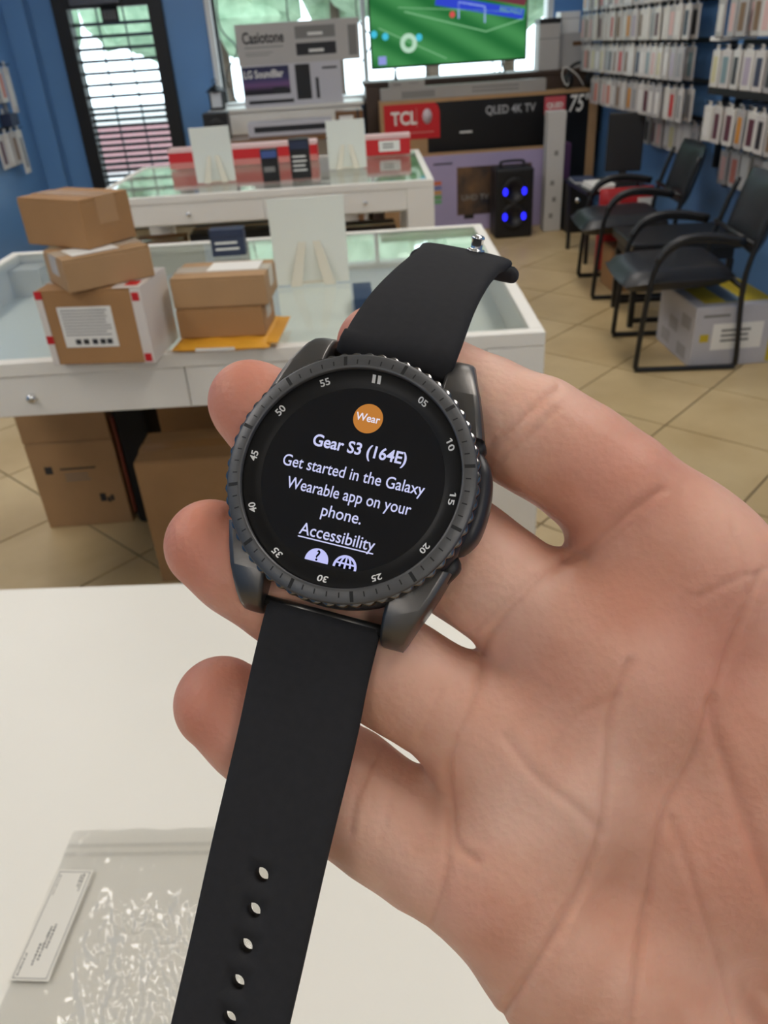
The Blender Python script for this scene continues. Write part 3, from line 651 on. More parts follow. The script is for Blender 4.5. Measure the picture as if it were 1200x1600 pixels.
pb = pillow('bag_body', .34, .50, .14, mat('red_fabric', rgb(176, 28, 34), .6, bump=.06, bscale=20), rbg); pb.matrix_local = Matrix.Translation((0, .06, .255)) @ Matrix.Rotation(pi/2, 4, 'X')
box('bag_label', .05, .15, -.085, -.078, .39, .45, M_PAPER, rbg); box('bag_label', -.12, -.06, -.084, -.078, .42, .45, M_PINK, rbg)
tube('bag_handle', catmull([(-.07, 0, .50), (-.05, 0, .545), (.05, 0, .545), (.07, 0, .50)], 5), .008, M_BLACK, rbg, 6)
pp = thing('purple_carton', (1.775, 6.72, 0), 'narrow purple carton standing behind the tall white carton', 'box')
box('carton_body', -.035, .035, -.08, .08, 0, .60, mat('purple_print', rgb(96, 62, 104), .5), pp, .003); box('carton_edge', -.036, -.03, -.081, -.075, 0, .60, M_PAPER, pp)

# ------------------------------------------------------------------ wall racks of phone cases
ORD = ['first', 'second', 'third', 'fourth', 'fifth', 'sixth', 'seventh', 'eighth', 'ninth', 'tenth', 'eleventh', 'twelfth', '13th', '14th', '15th', '16th', '17th', '18th', '19th', '20th', '21st', '22nd', '23rd']
M_SLV = [mat('sleeve_%d' % i, c, .35) for i, c in enumerate((rgb(206, 200, 194), rgb(188, 182, 176), rgb(216, 212, 204), rgb(176, 172, 170)))]
INS = {'white': rgb(222, 218, 212), 'grey': rgb(150, 150, 150), 'black': rgb(36, 36, 42), 'navy': rgb(44, 52, 78), 'red': rgb(190, 50, 48), 'salmon': rgb(206, 128, 112), 'pink': rgb(216, 178, 172), 'orange': rgb(206, 138, 48), 'brown': rgb(128, 98, 72), 'cream': rgb(206, 198, 150), 'lavender': rgb(176, 164, 178), 'teal': rgb(120, 146, 150), 'plum': rgb(92, 46, 60)}
M_INS = {k: mat('case_'+k, v, .4) for k, v in INS.items()}
def mk(name, *a, **k):
    o = box(name, *a, M_PAPER, None, **k); me = o.data; bpy.data.objects.remove(o); me.materials.clear(); return me
PACK_ME = {}
def pack_meshes(sl, ins):
    if (sl, ins) in PACK_ME: return PACK_ME[(sl, ins)]
    a = mk('sleeve', -.006, .006, -.046, .046, -.165, 0, bev=.004, seg=2); a.materials.append(M_SLV[sl])
    b = mk('case', -.0075, -.0055, -.026, .026, -.142, -.028, bev=.0006, seg=1); b.materials.append(M_INS[ins])
    c = mk('hang_tab', -.002, .002, -.016, .016, -.002, .022, bev=.001, seg=1); c.materials.append(M_SLV[sl])
    PACK_ME[(sl, ins)] = (a, b, c); return PACK_ME[(sl, ins)]
def pack(x, y, z, rz, sl, ins, label, group):
    t = thing('phone_case_pack', (x, y, z), label, 'pack', rz, group)
    a, b, c = pack_meshes(sl, ins); link('sleeve', a, None, t); link('case', b, None, t); link('hang_tab', c, None, t)
    return t
def rack(name, label, y0, y1, zs, xr):
    t = thing(name, (XR, y0, 0), label, 'rack')
    for y in (0, y1-y0): box('upright', -.03, -.001, y-.015, y+.015, zs[-1]-.2, zs[0]+.10, M_FRAME, t)
    for z in zs: box('rail', -.028, -.012, .015, y1-y0-.015, z+.016, z+.036, M_FRAME, t)
    return t
rn = random.Random(11); POOL = ['white']*6+['grey', 'grey', 'black', 'navy', 'red', 'salmon', 'pink', 'pink', 'orange', 'brown', 'cream', 'teal', 'plum', 'lavender']
Z1 = [1.635, 1.445, 1.245, 1.040, .845]
R1 = rack('wall_rack', 'black wall rack with five rows of white phone case packs', 4.72, 7.02, Z1, 1.93)
Z2 = [1.455, 1.235, .985, .765]
R2 = rack('wall_rack', 'black wall rack with mixed phone case packs above the nearest chair', 3.45, 4.56, Z2, 1.93)
rown = ['top', 'second', 'third', 'fourth', 'bottom']
def fill(R, y_hi, y_lo, zs, step, where, grp, palette=None, rows=rown, ylim=None):
    for ri, z in enumerate(zs):
        hi = y_hi if not ylim else ylim[ri]; n = int((hi-y_lo)/step)
        for k in range(n):
            y = hi-.06-k*step
            hk = tube('hook', [(-.02, y-R.location.y, z+.016), (-.23 if ri < len(zs)-1 else -.11, y-R.location.y, z+.016), (-.238 if ri < len(zs)-1 else -.116, y-R.location.y, z+.026)], .0028, M_TUBE, R, 5)
            base = rn.choice(palette[ri] if palette else POOL); sl = rn.randrange(4)
            dx_ = 0 if ri < len(zs)-1 else .12
            for d, xx in ((0, XR-.215+dx_+rn.uniform(-.010, .010)), (1, XR-.165+dx_*.93+rn.uniform(-.010, .010))):
                pack(xx, y, z, radians(rn.uniform(-5, 5)), sl, base if d == 0 else rn.choice(POOL), f'{base if d == 0 else "rear"} phone case pack, {"front" if d == 0 else "behind"}, {ORD[k]} hook from window, {rows[ri]} row, {where}', grp)
fill(R1, 6.97, 4.78, Z1, .106, 'far rack', 'phone case packs on the far rack', ylim=[6.97, 6.97, 6.97, 6.62, 5.80])
fill(R2, 4.50, 3.52, Z2, .118, 'near rack', 'phone case packs on the near rack', palette=[['black', 'teal', 'brown', 'red', 'pink', 'white'], ['teal', 'cream', 'lavender', 'black', 'navy', 'white'], ['orange', 'plum', 'black', 'white', 'brown', 'brown'], ['cream', 'brown', 'salmon', 'pink', 'white']], rows=['top', 'second', 'third', 'bottom'])
box('shelf_bar', -.20, -.03, .25, 1.08, .985+.05, .985+.095, M_FRAME, R2)
box('white_tray', -.22, -.03, .98, 1.10, 1.272, 1.292, M_PAPER, R2, .004)
# goods hanging on the left wall
RL = thing('wall_rack', (XL, 6.2, 0), 'short black hook rail with accessory packs on the left wall', 'rack')
for z in (1.36, .93): box('rail', .001, .02, 0, .95, z+.016, z+.034, M_FRAME, RL)
M_CLR = mat('clear_pack', rgb(176, 184, 206), .2)
for i, (y, z, sl, ins, l) in enumerate(((6.98, .93, 2, 'grey', 'long pale accessory pack hanging lowest on the left wall, nearest the door'), (6.84, .93, 1, 'brown', 'pale accessory pack with a brown insert on the left wall'), (6.70, .93, 0, 'white', 'white accessory pack on the left wall, lower row middle'), (6.56, .93, 0, 'plum', 'plum accessory pack on the left wall, lower row end'),
        (7.06, 1.36, 0, 'white', 'clear accessory bag on the left wall, upper row nearest the door'), (6.90, 1.36, 2, 'salmon', 'salmon accessory pack on the left wall, upper row middle'), (6.74, 1.36, 3, 'black', 'black accessory pack on the left wall, upper row end'))):
    tube('hook', [(.01, y-6.2, z+.016), (.11, y-6.2, z+.016), (.117, y-6.2, z+.026)], .003, M_TUBE, RL, 5)
    p = pack(XL+.075, y, z, pi, sl, ins, l, 'accessory packs on the left wall'); p.scale = (1, 1.25, 1.9 if i in (0, 4) else 1.4)
dk = thing('black_carton', (XL+.06, 6.95, .965), 'small dark box hooked on the left wall between the two rows of packs', 'box')
box('box_body', -.055, .03, -.08, .08, 0, .085, M_NAVY, dk, .004); box('hang_tab', -.055, -.05, -.02, .02, .085, .12, M_PAPER, dk)
# ------------------------------------------------------------------ white desk in the foreground
dk_ = thing('desk', (-.258, .883, 0), 'plain white desk in the foreground under the hand', 'desk', radians(-4.4))
box('desk_top', -1.3, 1.1, -.80, 0, .715, .75, M_DESK, dk_, .003)
for x in (-1.26, 1.02): box('side_panel', x, x+.04, -.76, -.04, 0, .715, M_WHITE, dk_, .002)
box('back_panel', -1.22, 1.02, -.45, -.42, .15, .715, M_WHITE, dk_, .002)
# clear zip bag with a paper sticker
zb = thing('plastic_bag', (-.30, .492, .7505), 'crumpled clear zip bag with a sticker lying on the white desk', 'bag', radians(-4.5))
from mathutils import noise as mnoise
def film(name, z0, amp, seed, m, parent, nx=110, ny=130, w=.215, h=.235):
    v = []; f = []
    for j in range(ny+1):
        for i in range(nx+1):
            u, q = i/nx, j/ny; x, y = u*w, -q*h
            e = min(1, 8*min(u, 1-u, q*.6+.02, 1-q)); e = max(0, e)
            s = min(1, max(0, (u-.20)*6)) * min(1, max(0, (q-.26)*8)); s = .12+.88*s
            p = Vector((x*38+y*9, y*20, seed)); r1 = 1-abs(mnoise.noise(p))*2.2
            p2 = Vector((x*95+y*38, y*58-x*20, seed+5)); r2 = 1-abs(mnoise.noise(p2))*2.0
            p3 = Vector((x*210+y*60, y*150, seed+9)); r3 = 1-abs(mnoise.noise(p3))*2.0
            z = z0+e*s*amp*(.55*max(0, r1)**2+.33*max(0, r2)**2+.16*max(0, r3)**2)
            v.append((x+.002*mnoise.noise(Vector((0, y*40, seed+2))), y+.0025*mnoise.noise(Vector((x*40, 0, seed+3))), z))
    for j in range(ny):
        for i in range(nx):
            a = j*(nx+1)+i; f.append((a, a+nx+1, a+nx+2, a+1))
    return pyd(name, v, f, m, parent, True)
M_FILM = glass('plastic_film', (.985, .985, .98), .05, rough=.13, edge=1.2)
film('bag_back', .0006, .0006, 3.0, M_FILM, zb)
film('bag_front', .0018, .0095, 8.0, M_FILM, zb)
for y in (-.018, -.027): box('zip_ridge', .002, .212, y-.0012, y+.0012, .0016, .0040, M_FILM, zb, .0005)
stk = box('sticker', .004, .036, -.138, -.042, .0028, .0031, mat('sticker_paper', rgb(226, 222, 210), .6), zb); stk.rotation_euler = (0, 0, radians(-2))
bl = boxes('sticker_border', [(.006, .0064, -.136, -.044, .0031, .00325), (.0336, .034, -.136, -.044, .0031, .00325), (.006, .034, -.1364, -.136, .0031, .00325), (.006, .034, -.0444, -.044, .0031, .00325)], M_INK, stk)
def strokes(name, x0, y0, y1, wd, seed):
    rn_ = random.Random(seed); L = []; y = y0
    while y < y1:
        l = rn_.uniform(.0008, .0022); L.append((x0+rn_.uniform(-.0003, .0003), x0+wd, y, min(y1, y+l), .0031, .00325)); y += l+rn_.uniform(.0006, .0012)
    boxes(name, L, M_INK, stk)
strokes('print_line', .029, -.062, -.046, .0011, 1); strokes('print_line', .0266, -.058, -.046, .0011, 2); strokes('print_line', .0082, -.066, -.047, .0007, 3)
strokes('print_line', .0225, -.112, -.092, .0014, 4); strokes('print_line', .0195, -.122, -.094, .0014, 5); strokes('print_line', .0165, -.126, -.108, .0012, 6); strokes('print_line', .0085, -.134, -.116, .0010, 7)

# ------------------------------------------------------------------ the hand
def cp(px, py, d):                   # a joint: picture direction and its own distance in millimetres
    return np.array([(px-600)/FPX*d, -(py-800)/FPX*d, -d], np.float32)
H_ = 0.56
LO = np.array([-62, -165, -184], np.float32); HI = np.array([150, 62, -116], np.float32)
NX, NY, NZ = [int(math.ceil(v)) for v in (HI-LO)/H_]
def region(a, b, r):
    lo = np.minimum(a, b)-r; hi = np.maximum(a, b)+r
    i0 = np.maximum(0, np.floor((lo-LO)/H_)).astype(int); i1 = np.minimum([NX, NY, NZ], np.ceil((hi-LO)/H_)+1).astype(int)
    return tuple(slice(int(s), int(max(s, e))) for s, e in zip(i0, i1))
def coords(sl):
    ax = [LO[k]+H_*np.arange(sl[k].start, sl[k].stop, dtype=np.float32) for k in range(3)]
    return ax[0][:, None, None], ax[1][None, :, None], ax[2][None, None, :]
def cone_sdf(sl, a, b, ra, rb, fl=1.0):
    X, Y, Z = coords(sl); d = b-a; L2 = float(d@d)+1e-6
    px, py, pz = X-a[0], Y-a[1], Z-a[2]
    t = np.clip((px*d[0]+py*d[1]+pz*d[2])/L2, 0, 1)
    q = np.sqrt((px-t*d[0])**2+(py-t*d[1])**2+((pz-t*d[2])*fl)**2)
    return q-(ra+(rb-ra)*t)
def smin(a, b, k):
    h = np.clip(.5+.5*(b-a)/k, 0, 1); return b*(1-h)+a*h-k*h*(1-h)
BIG = 25.0
def chain(P, k=3.0, fl=1.0):
    G = np.full((NX, NY, NZ), BIG, np.float32)
    for (a, ra), (b, rb) in zip(P[:-1], P[1:]):
        sl = region(a, b, max(ra, rb)/min(1, fl)+9)
        G[sl] = smin(G[sl], cone_sdf(sl, a, b, ra, rb, fl), k)
    return G
def J(*js): return [(cp(x, y, d), r) for x, y, d, r in js]
INDEX = J((1085, 886, 149, 13.2), (961, 767, 148, 11.1), (899, 718, 149, 10.6), (834, 680, 150.5, 10.7), (752, 643, 154, 10.4), (687, 610, 157.5, 9.9), (640, 574, 160, 9.3), (588, 540, 161, 8.2))
MIDDLE = J((965, 1060, 149, 13.2), (818, 941, 149, 10.6), (766, 904, 150, 10.8), (714, 867, 153, 11.3), (612, 792, 159, 11.2), (540, 742, 161, 10.8), (462, 684, 161, 9.6), (425, 655, 161, 9.3), (392, 629, 160.5, 8.7))
RING = J((868, 1205, 149, 12.6), (722, 1117, 148.5, 10.2), (665, 1082, 149, 10.1), (609, 1048, 150, 10.3), (530, 988, 152.5, 10.2), (445, 926, 153.5, 9.7), (380, 884, 153, 9.5), (330, 852, 152.5, 9.0))
PINKY = J((790, 1385, 148.5, 12.4), (668, 1325, 150.5, 11.2), (600, 1280, 152, 11.2), (536, 1232, 153.5, 11.4), (470, 1186, 154.5, 10.6), (405, 1140, 155, 10.1), (346, 1099, 155, 9.3))
fg = None
for F_ in (INDEX, MIDDLE, RING, PINKY):
    g_ = chain(F_, 3.5); fg = g_ if fg is None else np.minimum(fg, g_)
THUMB = J((1500, 1300, 150, 19), (1530, 1050, 148, 15), (1530, 880, 145, 12.5), (1520, 700, 140, 11.5), (1490, 590, 136, 9.2))
tg = chain(THUMB, 5)
pal = np.full((NX, NY, NZ), BIG, np.float32)
for a, b in (((1070, 892, 150, 14.0), (1500, 1280, 152, 16)), ((965, 1045, 149.5, 14.2), (1540, 1420, 153, 18)), ((880, 1200, 149, 14.0), (1520, 1560, 153, 18)), ((800, 1372, 148, 13.4), (1250, 1830, 152, 19)),
             ((1070, 892, 150, 13.5), (965, 1045, 150, 13.8)), ((965, 1045, 150, 13.8), (800, 1372, 149, 13.2)), ((1200, 1120, 151, 14.5), (1010, 1450, 151, 14.5)), ((880, 1480, 149, 15.5), (1240, 1900, 151, 20)), ((1450, 1180, 150, 19), (1460, 1650, 152, 22)),
             ((1540, 1400, 152, 20), (1900, 1690, 156, 21)), ((1380, 1800, 152, 20), (1760, 1960, 156, 21)), ((1340, 1230, 143, 17), (1420, 1560, 144, 21)),
             ((1015, 825, 150, 10.5), (893, 1000, 150, 10.5)), ((893, 1000, 150, 10.5), (768, 1152, 150, 10.3)), ((768, 1152, 150, 10.3), (778, 1345, 150, 10.5))):
    (A_, ra), (B_, rb) = J(a, b); sl = region(A_, B_, max(ra, rb)+12)
    pal[sl] = smin(pal[sl], cone_sdf(sl, A_, B_, ra, rb), 9.0)
pal = smin(pal, tg, 8.0)
vol = smin(fg, pal, 4.5)
del fg, pal, tg
for k_ in (0, -1):
    vol[k_] = np.maximum(vol[k_], .4); vol[:, k_] = np.maximum(vol[:, k_], .4); vol[:, :, k_] = np.maximum(vol[:, :, k_], .4)
def surface_nets(V):
    s = V < 0
    n = np.array(V.shape)
    cs = np.zeros(n-1, np.int16)
    for dx in (0, 1):
        for dy in (0, 1):
            for dz in (0, 1): cs += s[dx:n[0]-1+dx, dy:n[1]-1+dy, dz:n[2]-1+dz]
    cells = np.argwhere((cs > 0) & (cs < 8)); idx = -np.ones(n-1, np.int32); idx[tuple(cells.T)] = np.arange(len(cells))
    acc = np.zeros((len(cells), 3)); cnt = np.zeros(len(cells))
    cr = [np.array(c) for c in ((0, 0, 0), (1, 0, 0), (0, 1, 0), (0, 0, 1), (1, 1, 0), (1, 0, 1), (0, 1, 1), (1, 1, 1))]
    for i in range(8):
        for j in range(i+1, 8):
            if np.abs(cr[i]-cr[j]).sum() != 1: continue
            a = V[tuple((cells+cr[i]).T)]; b = V[tuple((cells+cr[j]).T)]; m = (a < 0) != (b < 0)
            t = np.where(m, a/np.where(m, a-b, 1), 0)[:, None]
            acc += np.where(m[:, None], cr[i]+(cr[j]-cr[i])*t, 0); cnt += m
    verts = cells+acc/cnt[:, None]
    quads = []
    for ax in range(3):
        u, w = (ax+1) % 3, (ax+2) % 3
        a = [slice(None)]*3; b = [slice(None)]*3; a[ax] = slice(0, n[ax]-1); b[ax] = slice(1, n[ax])
        e = np.argwhere(s[tuple(a)] != s[tuple(b)]); e = e[(e[:, u] > 0) & (e[:, w] > 0) & (e[:, u] < n[u]-1) & (e[:, w] < n[w]-1)]
        inside = s[tuple(e.T)]
        du = np.zeros(3, int); du[u] = 1; dw = np.zeros(3, int); dw[w] = 1
        q = np.stack([idx[tuple((e-du-dw).T)], idx[tuple((e-dw).T)], idx[tuple(e.T)], idx[tuple((e-du).T)]], 1)
        q[~inside] = q[~inside][:, ::-1]; quads.append(q)
    return verts, np.concatenate(quads)
hv, hq = surface_nets(vol); hv = hv*H_+LO
hq = hq[(hq >= 0).all(1)]
def vnormals(v, q):
    n = np.cross(v[q[:, 2]]-v[q[:, 0]], v[q[:, 3]]-v[q[:, 1]]); N = np.zeros_like(v)
    for k in range(4): np.add.at(N, q[:, k], n)
    return N/(np.linalg.norm(N, axis=1)[:, None]+1e-9)
HN = vnormals(hv, hq)
if HN[np.argmax(hv[:, 2]), 2] < 0: hq = hq[:, ::-1]; HN = -HN
# skin creases: grooves pressed into the palm side
fx = 600+FPX*hv[:, 0]/-hv[:, 2]; fy = 800-FPX*hv[:, 1]/-hv[:, 2]
def polydist(pts):
    best = np.full(len(hv), 1e9)
    for (x0, y0), (x1, y1) in zip(pts[:-1], pts[1:]):
        dx, dy = x1-x0, y1-y0; t = np.clip(((fx-x0)*dx+(fy-y0)*dy)/(dx*dx+dy*dy), 0, 1)
        best = np.minimum(best, np.hypot(fx-x0-t*dx, fy-y0-t*dy))
    return best
CREASE = [  # polyline, depth (mm), half width (px)
    ([(770, 1610), (862, 1467), (914, 1367), (943, 1257), (949, 1152), (952, 1111), (984, 1035)], .85, 9),
    ([(985, 1610), (1007, 1420), (1025, 1315), (1042, 1262), (1083, 1175), (1118, 1076), (1136, 1017), (1185, 900)], .75, 8),
    ([(1150, 1600), (1112, 1467), (1089, 1397), (1048, 1280)], .6, 9),
    ([(1215, 1420), (1159, 1262), (1118, 1146), (1112, 1100)], 1.0, 14),
    ([(790, 1150), (840, 1215), (905, 1265), (940, 1300)], .5, 10),
    ([(885, 870), (930, 845), (985, 800), (1035, 765)], .7, 9), ([(888, 880), (950, 850), (1010, 795)], .3, 6),
    ([(768, 690), (800, 668), (850, 622), (872, 608)], .8, 9), ([(785, 712), (830, 680), (868, 640)], .4, 7),
    ([(752, 1020), (770, 985), (825, 925), (882, 872)], .8, 9), ([(742, 985), (790, 940), (835, 900)], .35, 7),
    ([(700, 1205), (712, 1160), (738, 1100), (752, 1035)], .8, 9), ([(655, 1155), (690, 1080)], .3, 7),
    ([(702, 1215), (708, 1270), (715, 1320), (745, 1345)], .8, 9), ([(675, 1440), (690, 1390), (700, 1330), (700, 1260)], .6, 9),
    ([(548, 1300), (560, 1240), (600, 1165)], .5, 8), ([(595, 1310), (615, 1240), (640, 1180)], .25, 8),
    ([(860, 1175), (900, 1120), (960, 1090)], .3, 9), ([(1090, 935), (1150, 905), (1200, 890)], .35, 8), ([(1140, 820), (1160, 870), (1165, 930)], .35, 7)]
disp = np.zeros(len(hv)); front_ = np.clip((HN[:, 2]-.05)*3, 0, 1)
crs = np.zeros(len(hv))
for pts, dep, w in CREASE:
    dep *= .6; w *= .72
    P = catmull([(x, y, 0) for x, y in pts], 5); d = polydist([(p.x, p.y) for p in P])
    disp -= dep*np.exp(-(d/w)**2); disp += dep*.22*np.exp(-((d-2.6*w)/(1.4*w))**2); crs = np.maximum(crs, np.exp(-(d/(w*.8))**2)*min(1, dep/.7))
hv2 = hv+HN*(disp*front_)[:, None]
tips = np.zeros(len(hv))
for F_ in (INDEX, MIDDLE, RING, PINKY):
    c_ = F_[-1][0]; tips = np.maximum(tips, np.exp(-(np.linalg.norm(hv-c_, axis=1)/15.0)**2))
for (x, y, d, s, a) in ((980, 735, 136, 17, .6), (1120, 1000, 136, 20, .6), (1000, 950, 136, 16, .4), (1160, 1320, 136, 22, .35), (880, 1060, 136, 16, .3), (1050, 1120, 136, 16, .3), (740, 1440, 136, 11, .3), (960, 830, 136, 12, .35)):
    c_ = cp(x, y, d); tips = np.maximum(tips, a*np.exp(-(np.linalg.norm(hv-c_, axis=1)/s)**2))
wrist = cp(1580, 1600, 152)
BASIS = np.array([[*_R], [*_U], [*(-_F)]])           # rows: camera axes in the room
def toworld(v): return (np.asarray(v)*0.001) @ BASIS + np.array(CAMLOC)
worg = toworld(wrist)
me = bpy.data.meshes.new('hand')
wv_ = toworld(hv2)-worg
me.vertices.add(len(wv_)); me.vertices.foreach_set('co', wv_.astype(np.float32).ravel())
me.loops.add(hq.size); me.loops.foreach_set('vertex_index', hq.astype(np.int32).ravel())
me.polygons.add(len(hq)); me.polygons.foreach_set('loop_start', np.arange(0, hq.size, 4, dtype=np.int32)); me.polygons.foreach_set('loop_total', np.full(len(hq), 4, np.int32))
me.update(calc_edges=True); me.validate()
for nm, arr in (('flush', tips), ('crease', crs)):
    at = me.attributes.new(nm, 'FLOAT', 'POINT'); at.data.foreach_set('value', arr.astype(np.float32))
mk_ = bpy.data.materials.new('skin'); mk_.use_nodes = True; nt = mk_.node_tree; b_ = nt.nodes['Principled BSDF']
tc = nt.nodes.new('ShaderNodeTexCoord')
def nd(t, **k):
    n = nt.nodes.new(t)
    for a, v in k.items(): n.inputs[a].default_value = v
    return n
n1 = nd('ShaderNodeTexNoise', Scale=45.0, Detail=4.0); r1 = nt.nodes.new('ShaderNodeValToRGB')
r1.color_ramp.elements[0].position = .36; r1.color_ramp.elements[1].position = .66
r1.color_ramp.elements[0].color = (*rgb(217, 164, 139), 1); r1.color_ramp.elements[1].color = (*rgb(238, 194, 172), 1)
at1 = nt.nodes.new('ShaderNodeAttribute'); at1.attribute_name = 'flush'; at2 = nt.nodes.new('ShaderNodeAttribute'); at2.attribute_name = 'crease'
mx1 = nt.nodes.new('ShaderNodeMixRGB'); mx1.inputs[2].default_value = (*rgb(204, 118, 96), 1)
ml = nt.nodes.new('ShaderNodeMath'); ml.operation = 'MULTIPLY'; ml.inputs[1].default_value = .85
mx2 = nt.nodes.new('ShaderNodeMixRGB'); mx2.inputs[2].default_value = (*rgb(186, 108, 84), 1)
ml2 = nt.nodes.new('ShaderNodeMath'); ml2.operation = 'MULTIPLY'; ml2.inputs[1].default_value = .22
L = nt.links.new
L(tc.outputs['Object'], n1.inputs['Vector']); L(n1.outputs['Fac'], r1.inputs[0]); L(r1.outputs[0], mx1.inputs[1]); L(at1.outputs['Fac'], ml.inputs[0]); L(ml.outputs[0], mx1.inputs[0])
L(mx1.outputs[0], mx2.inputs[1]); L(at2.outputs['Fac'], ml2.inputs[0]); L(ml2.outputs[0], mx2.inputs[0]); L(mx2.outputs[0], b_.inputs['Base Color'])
b_.inputs['Roughness'].default_value = .48; b_.inputs['Specular IOR Level'].default_value = .35
b_.inputs['Subsurface Weight'].default_value = .35; b_.inputs['Subsurface Radius'].default_value = (1.0, .35, .18); b_.inputs['Subsurface Scale'].default_value = .0025
w1_ = nd('ShaderNodeTexWave', Scale=900.0, Distortion=9.0, Detail=2.0); w1_.inputs['Detail Scale'].default_value = .6
v1 = nd('ShaderNodeTexNoise', Scale=420.0, Detail=4.0); v2 = nd('ShaderNodeTexVoronoi', Scale=760.0)
ad = nt.nodes.new('ShaderNodeMath'); ad.operation = 'MULTIPLY_ADD'; ad.inputs[1].default_value = .5
bp = nt.nodes.new('ShaderNodeBump'); bp.inputs['Strength'].default_value = .34; bp.inputs['Distance'].default_value = .0005
L(tc.outputs['Object'], v1.inputs['Vector']); L(tc.outputs['Object'], v2.inputs['Vector'])
L(v2.outputs['Distance'], ad.inputs[0]); L(v1.outputs['Fac'], ad.inputs[2]); L(ad.outputs[0], bp.inputs['Height']); L(bp.outputs[0], b_.inputs['Normal'])
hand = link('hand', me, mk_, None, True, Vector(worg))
tag(hand, 'right hand seen from the palm, fingers spread behind the smartwatch', 'hand')
# ------------------------------------------------------------------ the smartwatch (modelled in millimetres, scaled to metres)
WR = Matrix(((0.951, 0.253, -0.178), (-0.220, 0.958, 0.186), (0.217, -0.138, 0.966)))
ax_ = Vector((WR[0][0], WR[1][0], WR[2][0])).normalized(); az_ = Vector((WR[0][2], WR[1][2], WR[2][2])); az_ = (az_-ax_*az_.dot(ax_)).normalized(); ay_ = az_.cross(ax_)
WM = Matrix((ax_, ay_, az_)).transposed()
WP = Vector((-6.201, 6.398, -135.347))                 # camera space, mm
watch = thing('smartwatch', (0, 0, 0), 'black smartwatch with round rotating bezel and rubber strap, held in the hand', 'watch')
watch.matrix_world = Matrix.Translation(CAMLOC) @ CAMROT.to_4x4() @ Matrix.Translation(WP*.001) @ WM.to_4x4() @ Matrix.Scale(.001, 4)
M_STEEL = mat('dark_steel', rgb(104, 102, 100), .36, metal=.9, bump=.02, bscale=2)
M_BEZEL = mat('bezel_grey', rgb(92, 92, 93), .42, metal=.6, var=.10, vscale=.25, bump=.03, bscale=1.5)
M_KNURL = mat('knurl_steel', rgb(130, 128, 126), .18, metal=1.0)
M_TICK = mat('tick_black', rgb(8, 8, 8), .6)
M_TICKB = mat('tick_bright', rgb(210, 208, 200), .3, metal=.6)
M_CHAP = mat('chapter_black', rgb(6, 6, 7), .40, spec=.3)
M_SCREEN = mat('screen_black', rgb(5, 6, 9), .10, emit=rgb(12, 13, 18), estr=.35)
M_NUM = mat('numeral_white', rgb(222, 222, 220), .5)
M_RUBBER = mat('black_rubber', rgb(48, 48, 50), .9, var=.06, vscale=.6, bump=.02, bscale=12, spec=.15)
G_TXT = glow('g_text', rgb(206, 208, 246), .95); G_WHITE = glow('g_white', rgb(232, 228, 244), .95); G_OR = glow('g_orange', rgb(206, 134, 62), .80); G_ICON = glow('g_icon', rgb(196, 198, 250), .95)
G_DARK = glow('g_dark', rgb(14, 15, 22), .5)
# case
M_CASE_SHADED = mat('case_black', rgb(58, 59, 64), .30, metal=.9)  # darker than the lugs: the steel's dark reflections are put into the colour
prof = [(18.5, -12.6), (20.6, -12.2), (22.3, -10.6), (22.9, -8.0), (22.9, -4.6), (22.5, -2.9), (20.0, -2.6)]
case = lathe('case', prof, M_CASE_SHADED, watch, 72)
lathe('case_back', [(15.5, -13.4), (17.8, -13.2), (18.4, -12.5)], M_BLACK, watch, 48)
def lug(sx, sy):
    rows = []                                   # (y, x_in, x_out, z_top, z_bot)
    for y, xi, xo, zt, zb in ((12.0, 11.4, 21.0, -3.4, -11.0), (16.5, 11.4, 19.6, -3.4, -11.4), (19.5, 11.3, 18.5, -3.5, -11.8), (22.0, 11.2, 17.4, -4.1, -12.2), (24.2, 11.2, 16.5, -5.2, -12.6), (25.8, 11.2, 15.9, -6.7, -12.9), (26.8, 11.3, 15.4, -8.6, -13.1), (27.2, 11.6, 15.0, -10.6, -13.1)):
        rows.append((y, xi, xo, zt, zb))
    v = []; f = []; b = .55
    for y, xi, xo, zt, zb in rows:
        for x, z in ((xi, zb), (xi, zt-b), (xi+b, zt), (xo-1.3, zt), (xo-.35, zt-.5), (xo, zt-1.5), (xo-.1, zb+.8), (xo-.8, zb)): v.append((sx*x, sy*y, z))
    n = 8
    for i in range(len(rows)-1):
        for k in range(n): f.append((i*n+k, i*n+(k+1) % n, (i+1)*n+(k+1) % n, (i+1)*n+k))
    f.append(tuple(range(n-1, -1, -1))); f.append(tuple((len(rows)-1)*n+k for k in range(n)))
    if sx*sy > 0: f = [q[::-1] for q in f]
    o = pyd('lug', v, f, M_STEEL, watch)
    bm = bmesh.new(); bm.from_mesh(o.data); bmesh.ops.recalc_face_normals(bm, faces=bm.faces)
    es = [e for e in bm.edges if len(e.link_faces) == 2 and e.calc_face_angle() > .5]
    bmesh.ops.bevel(bm, geom=es, offset=.25, segments=2, affect='EDGES', profile=.5, clamp_overlap=True); bm.to_mesh(o.data); bm.free()
    o.data.polygons.foreach_set('use_smooth', [True]*len(o.data.polygons)); o.data.set_sharp_from_angle(angle=radians(48))
for sx in (-1, 1):
    for sy in (-1, 1): lug(sx, sy)
